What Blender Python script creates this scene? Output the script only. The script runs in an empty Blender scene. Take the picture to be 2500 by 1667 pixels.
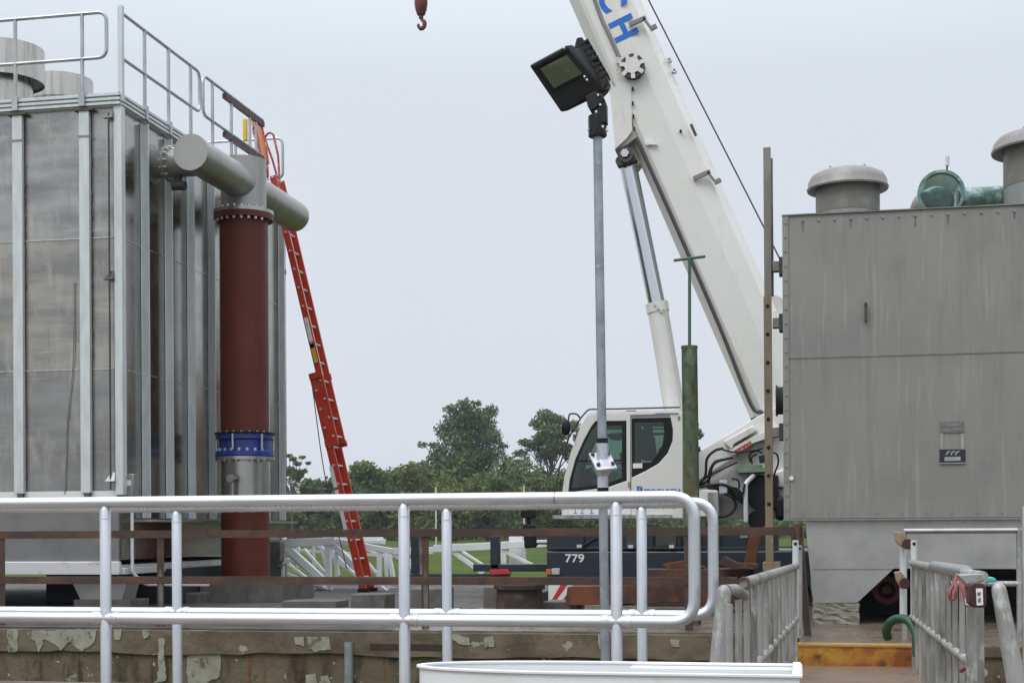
import bpy, bmesh, math, random
import numpy as np
from mathutils import Vector, Matrix
from mathutils.geometry import tessellate_polygon
random.seed(7)
R_ = math.radians
scene = bpy.context.scene
COL = scene.collection

# ------------------------------------------------------------------ camera
EYE = Vector((0, 0, 0.97))
F, CX, HY = 3500.0, 1250.0, 1293.0          # focal length, principal column and horizon row of the photograph
ROLL = 0.0055
YAW = math.atan(700 / 3500)
S_, C_ = math.sin(YAW), math.cos(YAW)
cam = bpy.data.cameras.new("camera")
cam.sensor_width = 36; cam.lens = 36 * F / 2500
cam.shift_y = (HY - 833.5) / 2500
cam.clip_end = 6000
camo = bpy.data.objects.new("camera", cam); COL.objects.link(camo)
camo.matrix_world = Matrix.Translation(EYE) @ Matrix.Rotation(YAW, 4, 'Z') @ Matrix.Rotation(R_(90), 4, 'X') @ Matrix.Rotation(-ROLL, 4, 'Z')
scene.camera = camo

# ------------------------------------------------------------------ sky, sun, exposure
SUN_EL, SUN_AZ = R_(52), R_(200)
w = bpy.data.worlds.new("World"); scene.world = w; w.use_nodes = True
nt = w.node_tree; nt.nodes.clear()
out = nt.nodes.new("ShaderNodeOutputWorld")
sky = nt.nodes.new("ShaderNodeTexSky"); sky.sky_type = 'NISHITA'; sky.sun_disc = False
sky.sun_elevation = SUN_EL; sky.sun_rotation = SUN_AZ; sky.air_density = 1.5; sky.dust_density = 4
b1 = nt.nodes.new("ShaderNodeBackground"); b1.inputs[1].default_value = 0.12
nt.links.new(sky.outputs[0], b1.inputs[0])
tc = nt.nodes.new("ShaderNodeTexCoord")
sx = nt.nodes.new("ShaderNodeSeparateXYZ"); nt.links.new(tc.outputs['Generated'], sx.inputs[0])
cr = nt.nodes.new("ShaderNodeValToRGB")
cr.color_ramp.elements[0].position = 0.0; cr.color_ramp.elements[0].color = (0.715, 0.765, 0.825, 1)
cr.color_ramp.elements[1].position = 1.0; cr.color_ramp.elements[1].color = (0.72, 0.76, 0.82, 1)
e = cr.color_ramp.elements.new(0.33); e.color = (0.70, 0.752, 0.825, 1)
e = cr.color_ramp.elements.new(0.12); e.color = (0.705, 0.750, 0.835, 1)
nt.links.new(sx.outputs[2], cr.inputs[0])
nz = nt.nodes.new("ShaderNodeTexNoise"); nz.inputs['Scale'].default_value = 2.2; nz.inputs['Detail'].default_value = 3
nt.links.new(tc.outputs['Generated'], nz.inputs[0])
mr = nt.nodes.new("ShaderNodeMapRange"); mr.inputs[3].default_value = 0.985; mr.inputs[4].default_value = 1.085
nt.links.new(nz.outputs[0], mr.inputs[0])
mz = nt.nodes.new("ShaderNodeMapRange"); mz.inputs[1].default_value = 0.30; mz.inputs[2].default_value = 1.0
mz.inputs[3].default_value = 1.0; mz.inputs[4].default_value = 2.9      # an overcast sky is brightest overhead
nt.links.new(sx.outputs[2], mz.inputs[0])
mm = nt.nodes.new("ShaderNodeMath"); mm.operation = 'MULTIPLY'
nt.links.new(mr.outputs[0], mm.inputs[0]); nt.links.new(mz.outputs[0], mm.inputs[1])
b2 = nt.nodes.new("ShaderNodeBackground"); nt.links.new(cr.outputs[0], b2.inputs[0]); nt.links.new(mm.outputs[0], b2.inputs[1])
mx = nt.nodes.new("ShaderNodeMixShader"); mx.inputs[0].default_value = 0.95
nt.links.new(b1.outputs[0], mx.inputs[1]); nt.links.new(b2.outputs[0], mx.inputs[2]); nt.links.new(mx.outputs[0], out.inputs[0])
sun = bpy.data.lights.new("sun", 'SUN'); sun.energy = 1.1; sun.angle = R_(25); sun.color = (1, 0.97, 0.93)
so = bpy.data.objects.new("sun", sun); COL.objects.link(so)
sd = Vector((-0.45, -0.75, 1.1)).normalized()        # direction towards the sun: behind the viewer's left shoulder
so.rotation_euler = sd.to_track_quat('Z', 'Y').to_euler()
sky.sun_elevation = math.asin(sd.z); sky.sun_rotation = math.atan2(sd.x, sd.y)
scene.view_settings.view_transform = 'Standard'; scene.view_settings.look = 'None'
scene.view_settings.exposure = 0.0; scene.view_settings.gamma = 1.0

# ------------------------------------------------------------------ helpers
def ray(px, py):
    dx, dy = px - CX, py - HY
    x, y = dx - ROLL * dy, dy + ROLL * dx
    u, v = x / F, -y / F
    return Vector((-S_ + u * C_, C_ + u * S_, v))
def at(px, py, Y):
    r = ray(px, py); return EYE + r * (Y / r.y)
def atx(px, py, X):
    r = ray(px, py); return EYE + r * (X / r.x)
def PM(px, Y):                                   # photograph pixels in a metre at that place
    return F / (Y / ray(px, HY).y)

class MB:
    def __init__(s): s.v = []; s.f = []; s.b = []
    def add(s, vs, fs):
        o = len(s.v); s.b.append((len(s.v), len(s.f))); s.v += [Vector(a) for a in vs]; s.f += [tuple(i + o for i in f) for f in fs]; return s
    def box(s, x0, x1, y0, y1, z0, z1):
        return s.add([(x0,y0,z0),(x1,y0,z0),(x1,y1,z0),(x0,y1,z0),(x0,y0,z1),(x1,y0,z1),(x1,y1,z1),(x0,y1,z1)],
              [(0,3,2,1),(4,5,6,7),(0,1,5,4),(1,2,6,5),(2,3,7,6),(3,0,4,7)])
    def obox(s, c, ax, ay, az):                  # centre and three half-axis vectors
        c = Vector(c); vs = []
        for k in (-1, 1):
            for (i, j) in ((-1,-1),(1,-1),(1,1),(-1,1)): vs.append(c + i*ax + j*ay + k*az)
        return s.add(vs, [(0,3,2,1),(4,5,6,7),(0,1,5,4),(1,2,6,5),(2,3,7,6),(3,0,4,7)])
    def beam(s, p0, p1, wd, ht, up=Vector((0,0,1))):
        p0, p1 = Vector(p0), Vector(p1); d = (p1 - p0)
        a = d.normalized(); sd_ = a.cross(up)
        if sd_.length < 1e-4: sd_ = a.cross(Vector((0,1,0)))
        sd_.normalize(); u2 = sd_.cross(a).normalized()
        return s.obox((p0+p1)/2, d/2, sd_*wd/2, u2*ht/2)
    def cyl(s, p0, p1, r0, r1=None, n=20, caps=True):
        p0, p1 = Vector(p0), Vector(p1); r1 = r0 if r1 is None else r1
        a = (p1-p0).normalized(); q = a.cross(Vector((0,0,1)))
        if q.length < 1e-4: q = Vector((1,0,0))
        q.normalize(); t = a.cross(q)
        vs = []
        for p, r in ((p0,r0),(p1,r1)):
            for i in range(n):
                g = 2*math.pi*i/n; vs.append(p + (q*math.cos(g)+t*math.sin(g))*r)
        fs = [(i, (i+1)%n, n+(i+1)%n, n+i) for i in range(n)]
        if caps: fs += [tuple(range(n-1,-1,-1)), tuple(range(n, 2*n))]
        return s.add(vs, fs)
    def ring(s, p0, p1, ro, ri, n=32):           # hollow ring
        p0, p1 = Vector(p0), Vector(p1)
        a = (p1-p0).normalized(); q = a.cross(Vector((0,0,1)))
        if q.length < 1e-4: q = Vector((1,0,0))
        q.normalize(); t = a.cross(q); vs = []
        for p, r in ((p0,ro),(p1,ro),(p1,ri),(p0,ri)):
            for i in range(n):
                g = 2*math.pi*i/n; vs.append(p + (q*math.cos(g)+t*math.sin(g))*r)
        fs = []
        for k in range(4):
            for i in range(n):
                j = (i+1)%n; k2 = (k+1)%4
                fs.append((k*n+i, k*n+j, k2*n+j, k2*n+i))
        return s.add(vs, fs)
    def tube(s, pts, r, n=10, closed=False):
        pts = [Vector(p) for p in pts]; m = len(pts); vs = []; q = None
        for i, p in enumerate(pts):
            if closed: a = (pts[(i+1)%m]-pts[i-1]).normalized()
            else: a = (pts[min(i+1,m-1)]-pts[max(i-1,0)]).normalized()
            if q is None:
                q = a.cross(Vector((0,0,1)))
                if q.length < 1e-3: q = a.cross(Vector((0,1,0)))
            q = (q - a*q.dot(a)).normalized(); t = a.cross(q)
            rr = r[i] if isinstance(r, (list, tuple)) else r
            for k in range(n):
                g = 2*math.pi*k/n; vs.append(p + (q*math.cos(g)+t*math.sin(g))*rr)
        fs = []
        for i in range(m if closed else m-1):
            j = (i+1)%m
            for k in range(n):
                l = (k+1)%n; fs.append((i*n+k, i*n+l, j*n+l, j*n+k))
        if not closed: fs += [tuple(range(n-1,-1,-1)), tuple(range((m-1)*n, m*n))]
        return s.add(vs, fs)
    def prism(s, poly, y0, y1, holes=()):        # poly and holes: (x, z) lists, extruded from y0 to y1
        loops = [list(poly)] + [list(h) for h in holes]
        flat = [p for l in loops for p in l]; n = len(flat)
        tris = tessellate_polygon([[Vector((p[0], p[1], 0)) for p in l] for l in loops])
        vs = [(p[0], y0, p[1]) for p in flat] + [(p[0], y1, p[1]) for p in flat]
        fs = [tuple(t) for t in tris] + [tuple(n+i for i in reversed(t)) for t in tris]
        o = 0
        for l in loops:
            m = len(l)
            for i in range(m):
                j = (i+1)%m; fs.append((o+i, o+j, n+o+j, n+o+i))
            o += m
        return s.add(vs, fs)
    def prismx(s, poly, x0, x1):                 # poly: (y, z) list extruded along x
        n = len(poly)
        vs = [(x0, p[0], p[1]) for p in poly] + [(x1, p[0], p[1]) for p in poly]
        tris = tessellate_polygon([[Vector((p[0], p[1], 0)) for p in poly]])
        fs = [tuple(t) for t in tris] + [tuple(n+i for i in reversed(t)) for t in tris]
        fs += [(i, (i+1)%n, n+(i+1)%n, n+i) for i in range(n)]
        return s.add(vs, fs)
    def lathe(s, c, prof, n=40, axis=Vector((0,0,1))):
        c = Vector(c); axis = axis.normalized(); q = axis.cross(Vector((0.01,1,0.02))).normalized(); t = axis.cross(q)
        vs = []; m = len(prof)
        for (r, h) in prof:
            for i in range(n):
                g = 2*math.pi*i/n; vs.append(c + axis*h + (q*math.cos(g)+t*math.sin(g))*max(r, 1e-4))
        fs = [(k*n+i, k*n+(i+1)%n, (k+1)*n+(i+1)%n, (k+1)*n+i) for k in range(m-1) for i in range(n)]
        return s.add(vs, fs)
    def sph(s, c, r, sc=(1,1,1), n=12):
        c = Vector(c)
        vs = []; fs = []
        for k in range(n//2+1):
            th = math.pi*k/(n//2)
            for i in range(n):
                g = 2*math.pi*i/n
                vs.append(c + Vector((sc[0]*r*math.sin(th)*math.cos(g), sc[1]*r*math.sin(th)*math.sin(g), sc[2]*r*math.cos(th))))
        for k in range(n//2):
            for i in range(n):
                fs.append((k*n+i, k*n+(i+1)%n, (k+1)*n+(i+1)%n, (k+1)*n+i))
        return s.add(vs, fs)
    def build(s, name, mat, parent=None, origin=None, bevel=0.0, angle=35, smooth=True):
        if parent is not None: org = ORG[parent.name]
        elif origin is not None: org = Vector(origin)
        else:
            xs = [v.x for v in s.v]; ys = [v.y for v in s.v]
            org = Vector(((min(xs)+max(xs))/2, (min(ys)+max(ys))/2, min(v.z for v in s.v)))
        me = bpy.data.meshes.new(name)
        me.from_pydata([v - org for v in s.v], [], s.f)
        bm = bmesh.new(); bm.from_mesh(me)
        bmesh.ops.recalc_face_normals(bm, faces=bm.faces)
        bm.to_mesh(me); bm.free()
        if smooth:
            me.polygons.foreach_set('use_smooth', [True]*len(me.polygons))
            me.set_sharp_from_angle(angle=R_(angle))
        me.materials.append(mat)
        o = bpy.data.objects.new(name, me); COL.objects.link(o)
        if parent is not None: o.parent = parent
        else: o.location = org
        ORG[o.name] = org
        if bevel:
            b = o.modifiers.new("bevel", 'BEVEL'); b.width = bevel; b.segments = 2; b.limit_method = 'ANGLE'; b.angle_limit = R_(40)
            b.harden_normals = False
        return o
def build_each(mb, name, mat, parent, **k):      # every piece added to the MB becomes an object of its own
    b = mb.b + [(len(mb.v), len(mb.f))]; outs = []
    for (v0, f0), (v1, f1) in zip(b[:-1], b[1:]):
        m = MB(); m.v = mb.v[v0:v1]; m.f = [tuple(i-v0 for i in f) for f in mb.f[f0:f1]]; outs.append(m.build(name, mat, parent, **k))
    return outs
ORG = {}
def thing(name, label, cat, loc, group=None):
    o = bpy.data.objects.new(name, None); COL.objects.link(o); o.location = loc; o.empty_display_size = 0.2
    o['label'] = label; o['category'] = cat
    if group: o['group'] = group
    ORG[o.name] = Vector(loc); return o
def tag(o, label, cat, group=None, kind=None):
    o['label'] = label; o['category'] = cat
    if group: o['group'] = group
    if kind: o['kind'] = kind
    return o
def struct(o): o['kind'] = 'structure'; return o
def fillet(pts, rad, seg=6):
    pts = [Vector(p) for p in pts]; out_ = [pts[0]]
    for i in range(1, len(pts)-1):
        a, b, c = pts[i-1], pts[i], pts[i+1]
        d1, d2 = (a-b).normalized(), (c-b).normalized()
        th = d1.angle(d2); L = min(rad/math.tan(th/2), (a-b).length*0.49, (c-b).length*0.49)
        p1, p2 = b+d1*L, b+d2*L
        for k in range(seg+1):
            t = k/seg; out_.append(p1*(1-t)**2 + b*2*t*(1-t) + p2*t*t)
    out_.append(pts[-1]); return out_
def spline(pts, n=8):
    P = [Vector(p) for p in pts]; P = [P[0]*2-P[1]] + P + [P[-1]*2-P[-2]]; o = []
    for i in range(1, len(P)-2):
        for k in range(n):
            t = k/n; a, b, c, d = P[i-1:i+3]
            o.append(0.5*((2*b)+(c-a)*t+(2*a-5*b+4*c-d)*t*t+(3*b-a-3*c+d)*t**3))
    o.append(P[-2]); return o
def pp(pts, Y): return [(lambda q: (q.x, q.z))(at(a, b, Y)) for a, b in pts]   # pixels read off the photo -> (x, z) at depth Y
def text(s, size, M, name, mat, parent, ext=0.004, offs=0.0, sx_=1.0, align='CENTER'):
    cu = bpy.data.curves.new(name, 'FONT'); cu.body = s; cu.size = size; cu.extrude = ext; cu.offset = offs
    cu.align_x = align; cu.align_y = 'CENTER'
    t = bpy.data.objects.new(name+"_tmp", cu); COL.objects.link(t); bpy.context.view_layer.update()
    me = bpy.data.meshes.new_from_object(t); bpy.data.objects.remove(t); bpy.data.curves.remove(cu)
    me.transform(Matrix.Translation(-ORG[parent.name]) @ M @ Matrix.Diagonal((sx_,1,1,1)))
    me.materials.clear(); me.materials.append(mat)
    o = bpy.data.objects.new(name, me); COL.objects.link(o); o.parent = parent; ORG[o.name] = ORG[parent.name]; return o
def frontM(p):  # text plane facing the viewer (-Y)
    return Matrix.Translation(p) @ Matrix.Rotation(R_(90), 4, 'X')

# ------------------------------------------------------------------ materials
def base_mat(name):
    m = bpy.data.materials.new(name); m.use_nodes = True
    return m, m.node_tree, m.node_tree.nodes['Principled BSDF']
def c4(c): return (c[0], c[1], c[2], 1)
def noise(nt, scale, stretch, detail=5, rough=0.6, dist=0.0, coord=None):
    t = nt.nodes.new("ShaderNodeTexCoord"); m = nt.nodes.new("ShaderNodeMapping"); m.inputs['Scale'].default_value = stretch
    nt.links.new(t.outputs['Object'], m.inputs[0])
    n = nt.nodes.new("ShaderNodeTexNoise"); n.inputs['Scale'].default_value = scale; n.inputs['Detail'].default_value = detail
    n.inputs['Roughness'].default_value = rough; n.inputs['Distortion'].default_value = dist
    nt.links.new(m.outputs[0], n.inputs[0]); return n.outputs[0]
def ramp(nt, src, lo, hi):
    r = nt.nodes.new("ShaderNodeMapRange"); r.inputs[1].default_value = lo; r.inputs[2].default_value = hi
    nt.links.new(src, r.inputs[0]); return r.outputs[0]
def mixc(nt, fac, a, b):
    m = nt.nodes.new("ShaderNodeMix"); m.data_type = 'RGBA'
    nt.links.new(fac, m.inputs[0])
    for k, x in ((6, a), (7, b)):
        if isinstance(x, tuple): m.inputs[k].default_value = c4(x)
        else: nt.links.new(x, m.inputs[k])
    return m.outputs[2]
def mat(name, col, rough=0.5, metal=0.0, layers=(), bump=0.0, bscale=40, bstretch=(1,1,1), rvar=0.0, spec=0.5, coat=0.0):
    """layers: (colour, noise scale, stretch, lo, hi) painted over each other"""
    m, nt, p = base_mat(name)
    cur = col; last = None
    for (c, sc, st, lo, hi) in layers:
        f = ramp(nt, noise(nt, sc, st), lo, hi); cur = mixc(nt, f, cur, c); last = f
    if isinstance(cur, tuple): p.inputs['Base Color'].default_value = c4(cur)
    else: nt.links.new(cur, p.inputs['Base Color'])
    p.inputs['Metallic'].default_value = metal; p.inputs['Roughness'].default_value = rough
    p.inputs['Specular IOR Level'].default_value = spec
    p.inputs['Coat Weight'].default_value = coat; p.inputs['Coat Roughness'].default_value = 0.15
    if rvar:
        f = noise(nt, 6, (1,1,1)); r = nt.nodes.new("ShaderNodeMapRange"); r.inputs[3].default_value = rough-rvar; r.inputs[4].default_value = rough+rvar
        r.inputs[1].default_value = 0.3; r.inputs[2].default_value = 0.7
        nt.links.new(f, r.inputs[0]); nt.links.new(r.outputs[0], p.inputs['Roughness'])
    if bump:
        b = nt.nodes.new("ShaderNodeBump"); b.inputs['Strength'].default_value = bump; b.inputs['Distance'].default_value = 0.01
        nt.links.new(noise(nt, bscale, bstretch), b.inputs['Height']); nt.links.new(b.outputs[0], p.inputs['Normal'])
    return m
V1 = (1,1,1)
M = {}
M['alu_rail'] = mat('brushed_aluminium', (0.68,0.70,0.73), 0.33, 0.9, [((0.58,0.60,0.63), 3, V1, 0.4, 0.7)], bump=0.08, bscale=60, bstretch=(0.3,1,1), rvar=0.06)
M['alu_dirty'] = mat('dirty_aluminium', (0.33,0.33,0.31), 0.55, 0.4, [((0.15,0.135,0.11), 7, (1,1,0.25), 0.45, 0.66), ((0.55,0.56,0.54), 12, (1,1,0.35), 0.60, 0.74)], bump=0.15, bscale=50)
M['cap_grey'] = mat('matt_grey_plate', (0.34,0.335,0.32), 0.6, 0.1, [((0.38,0.375,0.36), 3, V1, 0.4, 0.7)])
M['drop'] = mat('rain_water', (0.55,0.57,0.60), 0.05, 0.3, coat=1.0)
M['roof_rail'] = mat('grey_anodised_rail', (0.46,0.47,0.49), 0.42, 0.75, [((0.34,0.35,0.36), 3, V1, 0.4, 0.7)])
M['alu_dull'] = mat('weathered_aluminium', (0.38,0.38,0.36), 0.5, 0.5, [((0.17,0.16,0.135), 9, (1,1,0.3), 0.45, 0.7), ((0.64,0.66,0.64), 14, (1,1,0.5), 0.55, 0.75)], bump=0.15, bscale=50)
for i_, (pc_, rr_) in enumerate((((0.335,0.33,0.32), 0.34), ((0.40,0.375,0.325), 0.32), ((0.385,0.38,0.365), 0.28))):
  M['panel_front%d' % i_] = mat('stained_sheet_painted_reflections_%d' % i_, pc_, rr_, 0.85, [
    ((0.245,0.24,0.23), 1.3, (0.5,1,2.2), 0.40, 0.62), ((0.47,0.45,0.40), 2.2, (2.0,1,0.8), 0.5, 0.78), ((0.22,0.215,0.205), 9, (2,1,0.14), 0.56, 0.85), ((0.50,0.475,0.42), 3.1, (0.25,1,5), 0.60, 0.76)], bump=0.05, bscale=3, rvar=0.08)  # streaky stains, with beige blotches that paint reflected surroundings into the colour
M['panel_side'] = mat('mirror_aluminium_sheet', (0.42,0.41,0.385), 0.21, 1.0, [((0.34,0.33,0.31), 1.6, (1,0.6,1.5), 0.4, 0.65), ((0.27,0.265,0.25), 8, (1,3,0.12), 0.55, 0.8)], bump=0.12, bscale=1.2, rvar=0.04)
M['strip'] = mat('dull_stiffener_aluminium', (0.60,0.635,0.64), 0.5, 0.2, [((0.49,0.52,0.52), 6, (2,2,0.4), 0.4, 0.7)], rvar=0.06)
M['panel_low'] = mat('grey_lower_sheet', (0.235,0.232,0.228), 0.42, 0.6, [((0.19,0.187,0.18), 2, V1, 0.4, 0.65)])
M['ledge'] = mat('bright_bottom_sheet', (0.66,0.66,0.67), 0.42, 0.5, [((0.45,0.42,0.44), 5, (1,1,1), 0.55, 0.7)])
M['stain_dark'] = mat('brown_grime', (0.10,0.085,0.07), 0.8)
M['stainless'] = mat('stainless_steel', (0.46,0.455,0.435), 0.30, 0.95, [((0.33,0.325,0.30), 4, (1,1,0.3), 0.4, 0.7)], rvar=0.04)
M['galv_duct'] = mat('dull_galvanised_duct', (0.35,0.345,0.33), 0.38, 0.65, [((0.29,0.29,0.275), 4, (1,1,0.4), 0.4, 0.7)], rvar=0.05)
M['vent_hood'] = mat('brushed_vent_sheet', (0.56,0.54,0.49), 0.28, 0.92, [((0.42,0.40,0.36), 5, (3,3,0.15), 0.45, 0.65)], rvar=0.05)
M['red_pipe'] = mat('red_oxide_paint', (0.094,0.0185,0.0125), 0.5, 0, [((0.125,0.028,0.018), 3, (1,1,0.3), 0.4, 0.7), ((0.055,0.014,0.011), 1.6, (1,1,0.5), 0.55, 0.7), ((0.20,0.08,0.07), 11, (2,2,0.5), 0.73, 0.78)], rvar=0.06, bump=0.03, spec=0.3)
M['blue'] = mat('blue_coupling_paint', (0.007,0.034,0.25), 0.4, 0, [((0.004,0.020,0.14), 6, V1, 0.45, 0.65)], coat=0.3)
M['bolt'] = mat('bright_bolt_steel', (0.68,0.68,0.66), 0.35, 0.7)
M['dark_steel'] = mat('dark_steel', (0.06,0.055,0.055), 0.6, 0.2)
M['ladder_red'] = mat('orange_red_fibreglass', (0.50,0.048,0.018), 0.42, 0, [((0.44,0.030,0.014), 4, V1, 0.45, 0.65)])
M['ladder_orange'] = mat('faded_orange_fibreglass', (0.55,0.20,0.06), 0.5)
M['yellow'] = mat('safety_yellow_paint', (0.62,0.40,0.03), 0.5)
M['white_label'] = mat('white_label', (0.75,0.72,0.72), 0.6)
M['crane_white'] = mat('cream_white_crane_paint', (0.68,0.67,0.63), 0.33, 0, [((0.62,0.61,0.57), 0.7, (1,1,1), 0.45, 0.75), ((0.44,0.42,0.36), 5, (1.5,1,0.35), 0.60, 0.9), ((0.52,0.50,0.45), 26, (1,1,0.25), 0.66, 0.8)], coat=0.25, rvar=0.05)
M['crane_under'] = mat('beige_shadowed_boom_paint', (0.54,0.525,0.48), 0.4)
M['chrome'] = mat('chrome_rod', (0.62,0.63,0.66), 0.14, 1.0)
M['navy'] = mat('navy_carrier_paint', (0.009,0.015,0.026), 0.4, 0, [((0.018,0.024,0.032), 3, (1,1,0.4), 0.5, 0.8)], coat=0.3)
M['black'] = mat('black_plastic', (0.007,0.007,0.008), 0.55, 0, bump=0.1, bscale=30, spec=0.3)
M['lamp_black'] = mat('powder_black_housing', (0.008,0.008,0.009), 0.5, 0, bump=0.2, bscale=80, spec=0.35)
M['rubber'] = mat('tyre_rubber', (0.02,0.02,0.02), 0.8)
M['mark_blue'] = mat('signwriting_blue', (0.005,0.13,0.52), 0.4)
M['mark_white'] = mat('lettering_white', (0.72,0.72,0.72), 0.5)
M['red_sticker'] = mat('red_sticker', (0.36,0.06,0.04), 0.5, 0, [((0.60,0.42,0.38), 22, V1, 0.55, 0.62)])
M['amber'] = mat('amber_marker', (0.6,0.13,0.02), 0.4)
M['sign_red'] = mat('hazard_red', (0.50,0.03,0.03), 0.45)
M['dull_red'] = mat('dull_dark_red', (0.10,0.012,0.012), 0.6)
M['pale_grey'] = mat('pale_grey_lacquer', (0.42,0.45,0.50), 0.4)
M['olive'] = mat('pale_green_cover', (0.19,0.26,0.17), 0.5)
M['mauve'] = mat('greyish_clip_plastic', (0.20,0.18,0.19), 0.5)
M['lattice'] = mat('white_jib_paint', (0.86,0.88,0.875), 0.4, 0, [((0.55,0.58,0.56), 3, V1, 0.62, 0.8)])
M['galv_pole'] = mat('galvanised_steel_pole', (0.34,0.37,0.40), 0.42, 0.55, [((0.24,0.265,0.29), 9, (1,1,0.7), 0.42, 0.62), ((0.50,0.53,0.56), 22, V1, 0.62, 0.74)])
M['cast_alu'] = mat('cast_aluminium', (0.60,0.60,0.66), 0.38, 0.7, [((0.42,0.42,0.48), 14, V1, 0.45, 0.65)])
M['rust'] = mat('brown_rusted_angle_iron', (0.055,0.032,0.026), 0.75, 0, [((0.12,0.052,0.030), 5, (0.4,1,1), 0.46, 0.66), ((0.18,0.08,0.045), 18, (0.5,1,1), 0.62, 0.78), ((0.03,0.022,0.02), 9, V1, 0.58, 0.72)], bump=0.4, bscale=45)
M['hook_red'] = mat('rust_red_hook_paint', (0.16,0.030,0.022), 0.5, 0, [((0.07,0.02,0.018), 6, V1, 0.45, 0.65)])
M['rust_dark'] = mat('dark_scaled_iron', (0.030,0.022,0.017), 0.8, 0, [((0.10,0.05,0.03), 7, V1, 0.5, 0.72)], bump=0.6, bscale=20)
M['rust_orange'] = mat('orange_rusted_plate', (0.15,0.050,0.018), 0.75, 0, [((0.05,0.022,0.014), 3, V1, 0.42, 0.62)], bump=0.3)
M['moss_green'] = mat('chalky_green_paint', (0.060,0.088,0.042), 0.65, 0, [((0.14,0.17,0.12), 9, (1,1,0.5), 0.48, 0.66), ((0.085,0.07,0.028), 6, (1,1,0.6), 0.48, 0.62), ((0.020,0.035,0.020), 14, (1,1,0.5), 0.55, 0.66), ((0.20,0.10,0.03), 17, (1,1,0.6), 0.70, 0.8)], bump=0.2)
M['green_rod'] = mat('dark_green_rod', (0.04,0.10,0.07), 0.5)
M['conc_block'] = mat('damp_concrete', (0.10,0.092,0.08), 0.7, 0, [((0.15,0.14,0.122), 6, V1, 0.45, 0.7), ((0.055,0.05,0.043), 3, (1,1,0.5), 0.5, 0.72)], bump=0.3)
M['rubble'] = mat('broken_concrete', (0.20,0.18,0.15), 0.9, 0, [((0.30,0.28,0.235), 10, V1, 0.5, 0.65), ((0.10,0.088,0.07), 16, V1, 0.55, 0.72)], bump=0.4, bscale=30)
M['galv_tank'] = mat('weathered_zinc_panel', (0.235,0.230,0.212), 0.5, 0.3, [((0.20,0.197,0.19), 1.7, (1,1,0.5), 0.45, 0.7), ((0.265,0.25,0.222), 0.8, (1,1,1.2), 0.4, 0.65), ((0.19,0.187,0.178), 7, (1.0,1,0.10), 0.52, 0.85), ((0.33,0.32,0.295), 12, (1.4,1,0.09), 0.55, 0.78), ((0.42,0.42,0.40), 30, (1,1,0.4), 0.72, 0.76)], rvar=0.05, bump=0.08, bscale=8)
M['galv_skirt'] = mat('pale_zinc_skirt', (0.40,0.395,0.38), 0.42, 0.5, [((0.31,0.305,0.295), 2, V1, 0.4, 0.65), ((0.50,0.495,0.48), 1.1, (1,1,0.7), 0.55, 0.7), ((0.26,0.25,0.24), 9, (0.5,1,2), 0.68, 0.8)], rvar=0.06)
M['vent_cap'] = mat('spun_vent_cap', (0.25,0.235,0.225), 0.5, 0.3, [((0.34,0.32,0.31), 5, V1, 0.5, 0.7)])
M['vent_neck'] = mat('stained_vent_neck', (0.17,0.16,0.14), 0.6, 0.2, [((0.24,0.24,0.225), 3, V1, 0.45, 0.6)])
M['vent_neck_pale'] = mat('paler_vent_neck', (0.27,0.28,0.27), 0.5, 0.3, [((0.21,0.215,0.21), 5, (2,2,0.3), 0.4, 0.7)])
M['tan'] = mat('tan_fibreglass_rail', (0.21,0.165,0.105), 0.6, 0, [((0.13,0.105,0.07), 5, (1,1,0.3), 0.4, 0.66), ((0.25,0.22,0.16), 11, V1, 0.6, 0.75)], bump=0.2)
M['post_grey'] = mat('grey_weathered_upright', (0.17,0.16,0.145), 0.6, 0.2, [((0.24,0.23,0.21), 6, (1,1,0.3), 0.45, 0.7)])
M['teal'] = mat('teal_fabric', (0.05,0.42,0.36), 0.6)
M['hose_green'] = mat('green_garden_hose', (0.010,0.060,0.030), 0.45, 0, [((0.02,0.09,0.05), 12, V1, 0.5, 0.7)])
M['wood'] = mat('weathered_timber', (0.33,0.235,0.16), 0.8, 0, [((0.22,0.15,0.10), 9, (1,1,0.3), 0.45, 0.66)])
M['white_tub'] = mat('white_gelcoat', (0.74,0.76,0.755), 0.32, 0, [((0.66,0.68,0.66), 1.2, (1,1,2), 0.45, 0.7), ((0.50,0.49,0.42), 9, (1,1,0.4), 0.62, 0.85)], coat=0.2)
M['maroon'] = mat('maroon_casing', (0.05,0.014,0.014), 0.5)
M['pink_strap'] = mat('pink_red_strap', (0.26,0.06,0.06), 0.7)
M['plate'] = mat('engraved_plate', (0.16,0.165,0.17), 0.4, 0.4)
M['navy_label'] = mat('navy_label', (0.016,0.018,0.032), 0.4)
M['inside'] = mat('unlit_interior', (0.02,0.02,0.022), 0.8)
M['seat'] = mat('dark_green_seat_fabric', (0.015,0.035,0.032), 0.8)

# painted concrete step: yellow worn to rusty orange
M['step'] = mat('worn_yellow_step_paint', (0.52,0.30,0.03), 0.45, 0, [((0.28,0.080,0.015), 2.4, (1,1,1), 0.36, 0.52), ((0.13,0.04,0.01), 8, V1, 0.55, 0.7), ((0.6,0.38,0.22), 19, V1, 0.7, 0.74)], bump=0.2)
M['step_top'] = mat('worn_step_nosing', (0.42,0.24,0.06), 0.4, 0, [((0.30,0.17,0.08), 6, V1, 0.45, 0.7)])
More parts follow.
